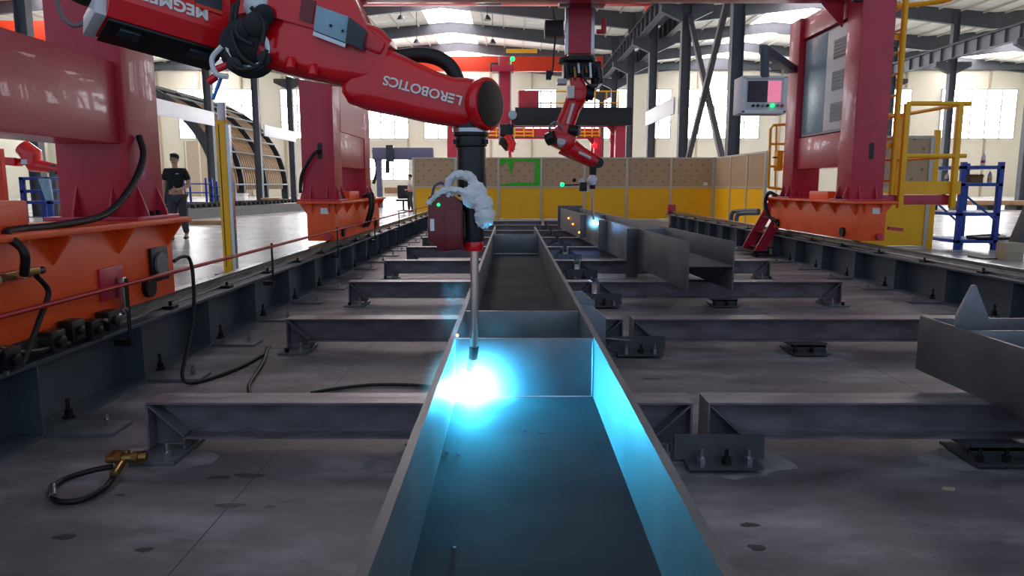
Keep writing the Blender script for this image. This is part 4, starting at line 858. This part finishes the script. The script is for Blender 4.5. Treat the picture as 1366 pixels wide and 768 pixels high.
solo('rod_bundle', MB().tube([(8.3, 12.7, .20), (8.9, 12.6, .21), (9.0, 12.6, .2)], .03, 8).tube([(8.2, 12.8, .2), (8.85, 12.75, .22)], .025, 8).tube([(8.25, 12.9, .21), (8.8, 12.85, .25)], .03, 8), 'dark_metal', 'bundle of dark rods sticking out of the lowest rack shelf', 'rods')
solo('plastic_sack', MB().sphere((8.85, 12.9, .13), .14, 16, 10, sq=(1.2, 1, .95), jit=.08), 'cabinet_grey', 'crumpled grey plastic sack on the floor right of the blue rack', 'sack')
t = Thing('leaning_strut', (8.1, 11.3, 0), 'dark steel strut leaning out at the right edge behind the rail', 'strut'); L_ = lambda x, y: at(x, y, Y=11.2)
t.part('strut', MB().prism([(L_(x, y).x, L_(x, y).z) for x, y in ((1341, 345), (1352, 345), (1385, 268), (1374, 268))], 'y', 11.1, 11.3), 'dark_steel', bevel=.006); t.part('foot', MB().box(L_(1334, 0).x, L_(1362, 0).x, 11.0, 11.4, 0, .02), 'dark_steel')
solo('carton', MB().box(L_(1352, 0).x, L_(1375, 0).x, 10.8, 11.05, 0, .27).box(L_(1352, 0).x, L_(1375, 0).x, 10.79, 10.8, .12, .15), 'tan_door', 'pale carton on the floor at the foot of the leaning strut', 'box', bevel=.004)
t = Thing('timber_pallets', (22, 33, 0), 'long row of timber skids on the far right floor behind the blue rack', 'skids')
for k in range(4): t.part('skid', MB().box(17.6 + 2.6 * k, 20.0 + 2.6 * k, 32.5, 33.5, .22, .42), 'timber', bevel=.02)
for k in range(8): t.part('block', MB().box(17.8 + 1.3 * k, 18.1 + 1.3 * k, 32.6, 33.4, 0, .22), 'dark_metal')

# ================================================================== NEAR LEFT TOWER DETAILS
xi = GL + .17
t = Thing('power_cable', (xi, 3.6, .95), 'thick black cable drooping from the near left tower over its orange base', 'cable')
t.part('cable', MB().tube([(GL + .19, 4.1, 1.42), (GL + .23, 4.05, 1.30), (GL + .23, 3.9, 1.14), (GL + .22, 3.65, 1.0), (GL + .2, 3.3, .965), (GL + .19, 3.05, .96), (GL + .22, 2.92, .95), (GL + .3, 2.9, .88), (GL + .27, 2.93, .78)], .018, 10, smooth=7), 'black_rubber')
t = Thing('brass_manifold', (xi + .05, 2.85, .74), 'brass air manifold bar fixed on the near orange base', 'manifold')
t.part('bar', MB().bar((xi + .04, 2.55, .775), (xi + .04, 3.1, .775), .035, .035), 'brass', bevel=.003)
for y in (2.65, 2.8, 2.95): t.part('fitting', MB().cyl((xi + .055, y, .775), (xi + .09, y, .775), .016, n=8), 'copper')
t.part('plug', MB().cyl((xi + .04, 3.1, .775), (xi + .04, 3.14, .775), .017, n=10), 'black_plastic')
for i, pts in enumerate((((3.05, .76), (3.12, .68), (3.05, .58), (2.95, .45), (2.9, .40)), ((2.6, .76), (2.62, .60), (2.75, .5), (3.0, .44), (3.25, .42)), ((2.5, .62), (2.7, .55), (2.9, .46), (3.1, .42)))):
    solo('air_hose', MB().tube([(xi + .07 - .01 * i, y, z) for y, z in pts], .012, 8, smooth=6), 'black_rubber', ('black air hose hanging from the right end of the brass manifold', 'black air hose curving under the brass manifold', 'lowest black air hose beside the near wheels')[i], 'hose')
G1.part('round_cover', MB().box(xi, xi + .02, 4.14, 4.34, .58, .78), 'dark_metal', bevel=.004); G1.part('round_cover', MB().cyl((xi + .02, 4.24, .68), (xi + .035, 4.24, .68), .07, n=20), 'vent_grey')
G1.part('red_plate', MB().box(xi, xi + .012, 3.62, 3.84, .55, .72), 'red_paint', bevel=.003); G1.part('sensor_bracket', MB().box(xi + .02, xi + .05, 3.76, 3.80, .46, .66), 'bright_steel', bevel=.003)
G1.part('upper_box', MB().box(GL - .15, GL + .13, 1.8, 3.2, .95, 1.08), 'orange_paint', bevel=.008)
for (y, z, r, m) in ((2.7, .47, .04, 'black_plastic'), (2.85, .44, .035, 'dark_metal'), (3.15, .45, .04, 'black_plastic'), (3.3, .47, .03, 'black_plastic'), (3.45, .44, .03, 'dark_metal'), (3.6, .46, .035, 'black_plastic')):
    G1.part('drive_fitting', MB().box(xi + .01, xi + .08, y - .05, y + .05, z - .05, z + .05).cyl((xi + .08, y, z), (xi + .10, y, z), r * .7, n=10), m, bevel=.006)
for (y, z) in ((2.65, .42), (2.72, .46), (2.78, .40), (3.5, .48), (3.7, .50)): G1.part('nut', MB().cyl((xi + .085, y, z), (xi + .10, y, z), .010, n=6), 'bright_steel')
G1.part('wheel_shaft', MB().cyl((xi + .02, 3.2, .46), (xi + .02, 3.75, .46), .02, n=10), 'bright_steel')
t = Thing('energy_chain', (-6, 10, 2), 'black energy chain with yellow dashes at the upper left edge', 'cable chain')
for k in range(14):
    p, q = at(-6 + 5 * k, 50 + 1.0 * k + .02 * k * k, Y=8), at(-2 + 5 * k, 51 + 1.0 * k + .02 * k * k, Y=8); t.part('chain_link', MB().bar(p, q, .06, .05), 'black_plastic' if k % 2 else 'brass', bevel=.004)
t.part('tray', MB().bar(at(-10, 66, Y=8.05), at(64, 68, Y=8.05), .2, .03), 'crane_orange')
# hose stand beside the girder
solo('black_hose', MB().tube([(-2.0, 4.2, .70), (-1.985, 4.28, .72), (-1.97, 4.34, .70), (-1.955, 4.34, .58), (-1.95, 4.3, .35), (-1.93, 4.15, .18), (-1.90, 4.0, .05), (-1.83, 4.02, .012), (-1.72, 4.3, .012), (-1.68, 4.7, .012), (-1.72, 4.95, .012)], .011, 8, smooth=7), 'black_rubber', 'black hose dropping from the left guard rod onto the floor', 'hose')
solo('floor_cable', MB().tube([(-1.72, 4.9, .012), (-1.62, 4.55, .012), (-1.55, 4.2, .012), (-1.5, 3.95, .012), (-1.42, 3.75, .012)], .011, 8, smooth=7), 'black_rubber', 'thin dark cable lying on the floor behind the nearest left trestle', 'cable')
solo('floor_cable', MB().tube([at(415, 524, z=.012), at(450, 518, z=.012), at(500, 513, z=.012), at(560, 514, z=.012), at(600, 520, z=.012)], .010, 8, smooth=7), 'black_rubber', 'thin black cable on the floor just left of the weld', 'cable')
t = Thing('brass_valve', at(158, 615, z=0), 'brass valve with a black hose loop beside the nearest left trestle foot', 'valve')
V = lambda x, y, z: at(x, y, z=z)
t.part('body', MB().cyl(V(142, 612, .06), V(196, 609, .06), .018, n=12).cyl(V(152, 634, .04), V(166, 612, .05), .016, n=12).cyl(V(150, 604, .07), V(172, 604, .07), .013, n=10), 'brass', bevel=.002)
for p in (V(160, 611, .06), V(182, 610, .06)): t.part('nut', MB().cyl(p + Vector((-.012, 0, 0)), p + Vector((.012, 0, 0)), .026, n=6), 'brass')
t.part('hose', MB().tube([V(150, 622, .03), V(120, 628, .02), V(84, 640, .013), V(68, 655, .013), V(78, 668, .013), V(110, 666, .013), V(140, 650, .02), V(154, 632, .035)], .011, 10, smooth=7), 'black_rubber'); t.part('clamp', MB().cyl(V(70, 648, .014), V(70, 662, .014), .0135, n=10), 'bright_steel')

# ================================================================== PEOPLE
def skin_mesh(name, joints, edges, material, sub=2, root=0):
    me = bpy.data.meshes.new(name); me.from_pydata([j[0] for j in joints], edges, [])
    o = bpy.data.objects.new(name, me); COL.objects.link(o)
    sk = o.modifiers.new('s', 'SKIN'); sk.use_smooth_shade = True
    for i, j in enumerate(joints):
        v = me.skin_vertices[0].data[i]; r = j[1]; v.radius = r if isinstance(r, tuple) else (r, r); v.use_root = (i == root)
    sd = o.modifiers.new('u', 'SUBSURF'); sd.levels = sub; sd.render_levels = sub
    bpy.context.view_layer.update()
    out = bpy.data.meshes.new_from_object(o.evaluated_get(bpy.context.evaluated_depsgraph_get()))
    bpy.data.objects.remove(o); out.name = name; out.materials.clear(); out.materials.append(MATS[material])
    for p in out.polygons: p.use_smooth = True
    return out
def hand(base, d, side, T, parent, cur):
    pass
def person(loc, rot, label, pose, mats, scale=1.0):
    t = Thing('person', (0, 0, 0), label, 'person'); t.o.location = loc; t.o.rotation_euler = (0, 0, rot); t.o.scale = (scale,) * 3
    J = pose; b = J['body']
    # body: one continuous mesh with head, neck, torso, arms, legs and fingers
    joints = []; idx = {}
    for k, (p, r) in b.items(): idx[k] = len(joints); joints.append((p, r))
    edges = [(idx[a], idx[c]) for a, c in J['edges']]
    body = link('body', skin_mesh('body', joints, edges, 'skin', 2, idx['pelvis']), t.o)
    def grown(keys, es, g, m, n, sub=2, root=None):
        jj = [(b[k][0], tuple(x + g for x in b[k][1]) if isinstance(b[k][1], tuple) else b[k][1] + g) for k in keys]
        ii = {k: i for i, k in enumerate(keys)}
        link(n, skin_mesh(n, jj, [(ii[a], ii[c]) for a, c in es], m, sub, ii[root or keys[0]]), t.o)
    grown(['pelvis', 'waist', 'chest', 'neckbase', 'shL', 'shR', 'elL0', 'elR0'], [('pelvis', 'waist'), ('waist', 'chest'), ('chest', 'neckbase'), ('chest', 'shL'), ('chest', 'shR'), ('shL', 'elL0'), ('shR', 'elR0')], .018, mats[0], 'shirt')
    grown(['pelvis', 'hipL', 'hipR', 'knL', 'knR', 'anL', 'anR'], [('pelvis', 'hipL'), ('pelvis', 'hipR'), ('hipL', 'knL'), ('hipR', 'knR'), ('knL', 'anL'), ('knR', 'anR')], .02, mats[1], 'trousers')
    for s in 'LR':
        a = Vector(b['an' + s][0]); f = Vector(b['toe' + s][0])
        link('shoe', skin_mesh('shoe', [((a.x, a.y + .04, f.z), (.04, .04)), ((a.x, a.y - .05, f.z), (.048, .042)), ((f.x, f.y - .02, f.z - .005), (.045, .035))], [(0, 1), (1, 2)], 'shoe_dark', 2), t.o)
    h = Vector(b['head'][0])
    mb = MB(); mb.sphere(h + Vector((0, .03, .055)), .094, 18, 12, sq=(.94, 1.0, .88)); mb.sphere(h + Vector((0, -.03, .098)), .07, 16, 10, sq=(1.1, 1, .5))
    hair = link('hair', mb.mesh('hair', mats[2]), t.o)
    mb = MB()
    for s in (-1, 1): mb.sphere(h + Vector((s * .032, -.090, .012)), .007, 8, 6)
    link('eye', mb.mesh('eye', 'hair_black'), t.o)
    mb = MB().prism([(h.y - .088, h.z + .01), (h.y - .116, h.z - .025), (h.y - .09, h.z - .032)], 'x', h.x - .013, h.x + .013); link('nose', mb.mesh('nose', 'skin'), t.o)
    link('mouth', MB().box(h.x - .024, h.x + .024, h.y - .094, h.y - .084, h.z - .062, h.z - .052).mesh('mouth', 'dark_red'), t.o)
    for s in (-1, 1): link('ear', MB().sphere(h + Vector((s * .08, .01, -.005)), .028, 8, 6, sq=(.4, .8, 1.1)).mesh('ear', 'skin'), t.o)
    return t, h
def std_body(lean=0, armL=None, armR=None, stride=.16):
    B = {'pelvis': ((0, 0, .95), (.145, .105)), 'waist': ((0, -.005, 1.1), (.13, .095)), 'chest': ((0, 0, 1.33), (.155, .11)), 'neckbase': ((0, .01, 1.47), (.07, .065)), 'neck': ((0, 0, 1.53), (.05, .052)), 'chin': ((0, -.012, 1.585), (.062, .07)), 'head': ((0, -.005, 1.655), (.078, .092)), 'crown': ((0, .005, 1.715), (.066, .078)),
         'shL': ((-.185, .01, 1.42), (.06, .06)), 'elL0': ((-.235, .02, 1.22), (.052, .05)), 'elL': ((-.255, .03, 1.13), (.042, .042)), 'wrL': ((-.27, -.02, .89), (.028, .03)), 'palmL': ((-.272, -.035, .82), (.020, .038)),
         'shR': ((.185, .01, 1.42), (.06, .06)), 'elR0': ((.235, .03, 1.22), (.052, .05)), 'elR': ((.25, .04, 1.13), (.042, .042)), 'wrR': ((.13, -.19, 1.05), (.028, .03)), 'palmR': ((.06, -.22, 1.04), (.034, .022)),
         'hipL': ((-.09, 0, .88), (.095, .10)), 'knL': ((-.095, -.06, .49), (.062, .065)), 'anL': ((-.10, -.02 - stride / 2, .10), (.04, .045)), 'toeL': ((-.11, -.17 - stride / 2, .045), (.042, .03)),
         'hipR': ((.09, 0, .88), (.095, .10)), 'knR': ((.095, .03, .49), (.062, .065)), 'anR': ((.10, .08 + stride / 2, .12), (.04, .045)), 'toeR': ((.11, -.06 + stride / 2, .045), (.042, .03))}
    E_ = [('pelvis', 'waist'), ('waist', 'chest'), ('chest', 'neckbase'), ('neckbase', 'neck'), ('neck', 'chin'), ('chin', 'head'), ('head', 'crown'), ('chest', 'shL'), ('shL', 'elL0'), ('elL0', 'elL'), ('elL', 'wrL'), ('wrL', 'palmL'), ('chest', 'shR'), ('shR', 'elR0'), ('elR0', 'elR'), ('elR', 'wrR'), ('wrR', 'palmR'),
          ('pelvis', 'hipL'), ('hipL', 'knL'), ('knL', 'anL'), ('anL', 'toeL'), ('pelvis', 'hipR'), ('hipR', 'knR'), ('knR', 'anR'), ('anR', 'toeR')]
    for k in range(4):   # fingers
        L = (.07, .08, .075, .06)[k]; o = (-.027 + .018 * k)
        p = Vector(B['palmL'][0]) + Vector((0, o, -.035)); B['fL%da' % k] = (tuple(p), .0095); B['fL%db' % k] = (tuple(p + Vector((.006, -.006, -L * .55))), .009); B['fL%dc' % k] = (tuple(p + Vector((.022, -.012, -L))), .007); E_ += [('palmL', 'fL%da' % k), ('fL%da' % k, 'fL%db' % k), ('fL%db' % k, 'fL%dc' % k)]
        p = Vector(B['palmR'][0]) + Vector((-.035, -.006, o)); B['fR%da' % k] = (tuple(p), .0095); B['fR%db' % k] = (tuple(p + Vector((-L * .55, .002, 0))), .009); B['fR%dc' % k] = (tuple(p + Vector((-L * .9, .025, 0))), .007); E_ += [('palmR', 'fR%da' % k), ('fR%da' % k, 'fR%db' % k), ('fR%db' % k, 'fR%dc' % k)]
    for s, q in (('L', Vector((.03, -.03, -.03))), ('R', Vector((-.02, -.02, .045)))):
        p = Vector(B['palm' + s][0]); B['th' + s] = (tuple(p + q * .8), .011); B['tt' + s] = (tuple(p + q * 1.7), .008); E_ += [('palm' + s, 'th' + s), ('th' + s, 'tt' + s)]
    return {'body': B, 'edges': E_}
t, h = person((-6.94, 14.9, 0), .12, 'man in black polo shirt, grey trousers and glasses walking on the left', std_body(), ('shirt_black', 'trouser_grey', 'hair_black'))
gl_ = MB()
for s in (-1, 1): gl_.ring(h + Vector((s * .034, -.102, .012)), (0, 1, 0), .024, .0022, 14, 6)
gl_.bar(h + Vector((-.012, -.104, .014)), h + Vector((.012, -.104, .014)), .004, .004)
for s in (-1, 1): gl_.bar(h + Vector((s * .058, -.1, .014)), h + Vector((s * .083, .0, .016)), .004, .004)
link('glasses', gl_.mesh('glasses', 'black_plastic'), t.o)
link('chest_print', MB().box(.05, .11, -.135, -.131, 1.36, 1.372).mesh('chest_print', 'label_white'), t.o)
p2 = at(547, 281, z=0)
t, h = person((at(547, 262, Y=30).x, 30, 0), -1.35, 'person in pale work clothes standing in profile left of the fence', std_body(stride=.05), ('work_white', 'trouser_grey', 'hair_black'), .88)
t = Thing('swivel_chair', (at(538, 262, Y=30.2).x, 30.2, 0), 'dark chair beside the person in pale clothes', 'chair')
c = Vector(t.org)
t.part('backrest', MB().box(c.x - .28, c.x + .22, c.y + .2, c.y + .26, .55, 1.12), 'black_plastic', bevel=.03); t.part('seat', MB().box(c.x - .28, c.x + .25, c.y - .25, c.y + .25, .45, .53), 'black_plastic', bevel=.03); t.part('pedestal', MB().cyl((c.x, c.y, .08), (c.x, c.y, .45), .04), 'dark_metal')
for k in range(5): t.part('foot', MB().cyl((c.x, c.y, .08), (c.x + .28 * math.cos(k * 1.257), c.y + .28 * math.sin(k * 1.257), .04), .025, .02), 'dark_metal')

# ================================================================== WELDING ARCS
def arc_light(name, p, power, color, r, label, core=14.0, fume=None):
    t = Thing(name, p, label, 'welding arc', 'welding arcs')
    m = bpy.data.materials.new('arc_core'); m.use_nodes = True; b = m.node_tree.nodes['Principled BSDF']
    b.inputs['Base Color'].default_value = (*color, 1); b.inputs['Emission Color'].default_value = (.75, .93, 1, 1); b.inputs['Emission Strength'].default_value = core
    MATS['arc_core'] = m
    t.part('arc_core', MB().sphere(p, r, 16, 10), 'arc_core')
    l = bpy.data.lights.new('arc_lamp', 'POINT'); l.energy = power; l.color = color; l.shadow_soft_size = r * 1.05
    lo = bpy.data.objects.new('arc_lamp', l); COL.objects.link(lo); lo.parent = t.o; lo.location = (0, 0, 0)
    if fume:
        R, dens, em = fume  # emissive ball fading outward, added to imitate the arc's bloom; scatters only slightly
        v = bpy.data.materials.new('arc_glow'); v.use_nodes = True; nt = v.node_tree; N = nt.nodes; N.clear(); L = nt.links.new
        out = N.new('ShaderNodeOutputMaterial'); vol = N.new('ShaderNodeVolumePrincipled'); tc = N.new('ShaderNodeTexCoord'); ln = N.new('ShaderNodeVectorMath'); ln.operation = 'LENGTH'
        mr = N.new('ShaderNodeMapRange'); mr.inputs[1].default_value = 0; mr.inputs[2].default_value = R; mr.inputs[3].default_value = 1; mr.inputs[4].default_value = 0
        pw = N.new('ShaderNodeMath'); pw.operation = 'POWER'; pw.inputs[1].default_value = 3.2; me_ = N.new('ShaderNodeMath'); me_.operation = 'MULTIPLY'; me_.inputs[1].default_value = em; md = N.new('ShaderNodeMath'); md.operation = 'MULTIPLY'; md.inputs[1].default_value = dens
        L(tc.outputs['Object'], ln.inputs[0]); L(ln.outputs['Value'], mr.inputs[0]); L(mr.outputs[0], pw.inputs[0]); L(pw.outputs[0], me_.inputs[0]); L(mr.outputs[0], md.inputs[0])
        L(me_.outputs[0], vol.inputs['Emission Strength']); L(md.outputs[0], vol.inputs['Density']); vol.inputs['Emission Color'].default_value = (.22, .72, 1, 1); vol.inputs['Color'].default_value = (.6, .85, 1, 1)
        L(vol.outputs[0], out.inputs['Volume']); MATS['arc_glow'] = v
        t.part('arc_glow', MB().sphere(p, R, 24, 16), 'arc_glow')
ARC = Vector((XLo + FT + .058, 2.294, .476))
arc_light('welding_arc', ARC, 430, (.04, .56, 1.0), .012, 'blinding cyan white welding arc inside the near long beam', 60, (.2, .2, 130))
A2 = at(793, 297, Y=10.05)
arc_light('welding_arc', A2, 60, (.16, .42, 1.0), .03, 'small blue white welding arc of the middle robot', 30, (.16, .2, 40))

G2.part('slot_cable', MB().tube([(GL - .02, 8.75, 1.55), (GL - .06, 8.66, 1.52), (GL - .14, 8.66, 1.42), (GL - .24, 8.70, 1.25), (GL - .27, 8.72, 1.05)], .022, 8, smooth=6), 'black_rubber')
# drifting weld fume above the near arc
v = bpy.data.materials.new('weld_fume'); v.use_nodes = True; nt = v.node_tree; N = nt.nodes; N.clear(); L = nt.links.new
out = N.new('ShaderNodeOutputMaterial'); vol = N.new('ShaderNodeVolumePrincipled'); tc = N.new('ShaderNodeTexCoord'); nz = N.new('ShaderNodeTexNoise'); nz.inputs['Scale'].default_value = 14; nz.inputs['Detail'].default_value = 3
mr = N.new('ShaderNodeMapRange'); mr.inputs[1].default_value = .5; mr.inputs[2].default_value = .75; mr.inputs[3].default_value = 0; mr.inputs[4].default_value = 9
ln = N.new('ShaderNodeVectorMath'); ln.operation = 'LENGTH'; sc = N.new('ShaderNodeVectorMath'); sc.operation = 'MULTIPLY'; sc.inputs[1].default_value = (1 / .10, 1 / .10, 1 / .16)
fo = N.new('ShaderNodeMapRange'); fo.inputs[1].default_value = .3; fo.inputs[2].default_value = 1; fo.inputs[3].default_value = 1; fo.inputs[4].default_value = 0; mu = N.new('ShaderNodeMath'); mu.operation = 'MULTIPLY'
L(tc.outputs['Object'], nz.inputs['Vector']); L(nz.outputs['Fac'], mr.inputs[0]); L(tc.outputs['Object'], sc.inputs[0]); L(sc.outputs[0], ln.inputs[0]); L(ln.outputs['Value'], fo.inputs[0]); L(mr.outputs[0], mu.inputs[0]); L(fo.outputs[0], mu.inputs[1]); L(mu.outputs[0], vol.inputs['Density'])
vol.inputs['Color'].default_value = (.75, .88, 1, 1); L(vol.outputs[0], out.inputs['Volume']); MATS['weld_fume'] = v
fp = Vector((-.20, 2.25, .76))
o = solo('welding_fume', MB().sphere(fp, 1, 20, 14, sq=(.10, .10, .16)), 'weld_fume', 'thin blue fume drifting up beside the near torch', 'smoke', kind='stuff', org=fp)

for i, (x, y, Y) in enumerate(((535, 27, 44), (650, 27, 44), (556, 58, 51.5), (657, 58, 51.5))):
    p = at(x, y, Y=Y); t = Thing('high_bay_lamp', p, 'small dark pendant lamp under the roof, %s of the skylight, %s one' % (('left', 'right')[i % 2], ('nearer', 'farther')[i // 2]), 'lamp', 'pendant lamps under the roof')
    t.part('shade', MB().cyl(p, p + Vector((0, 0, .28)), .26, .1, n=16), 'dark_metal'); t.part('rod', MB().cyl(p + Vector((0, 0, .28)), Vector((p.x, p.y, EAVE + .27 + (RIDGE - EAVE) * (1 - abs(p.x - (XL + XA) / 2) / ((XA - XL) / 2)))), .025, n=8), 'dark_metal')
xr = GR - .17
G2.part('base_hose', MB().tube([(xr - .02, 11.2, .97), (xr - .10, 11.35, 1.02), (xr - .13, 11.4, .85), (xr - .10, 11.3, .66), (xr - .03, 11.15, .58)], .028, 8, smooth=6), 'black_rubber')
xl = GL + .17
for k in (0, .22): G2.part('base_hose', MB().tube([(xl + .02, 10.2 + k, .98), (xl + .12, 10.1 + k, 1.02), (xl + .15, 10.0 + k, .84), (xl + .08, 10.05 + k, .62), (xl + .02, 10.2 + k, .56)], .024, 8, smooth=6), 'black_rubber')

for (x, y, rx, ry) in ((86, 716, .035, .02), (192, 733, .03, .015), (292, 637, .05, .018), (333, 634, .06, .02), (306, 674, .05, .02), (360, 676, .02, .01), (160, 660, .02, .01), (1000, 700, .03, .015), (870, 505, .05, .02), (1010, 730, .03, .02), (260, 470, .05, .03)):
    p = at(x, y, z=0); link('oil_stain', grout(p.x, p.y, rx, ry, .0008).mesh('oil_stain', 'oil_stain'), fl)
p = at(1266, 653, z=0); solo('paper_scrap', MB().prism([(p.x - .03, p.y), (p.x + .015, p.y - .012), (p.x + .03, p.y + .012), (p.x - .01, p.y + .02)], 'z', .0, .004), 'tan_door', 'tiny pale paper scrap on the floor right of the nearest splice bracket', 'scrap')
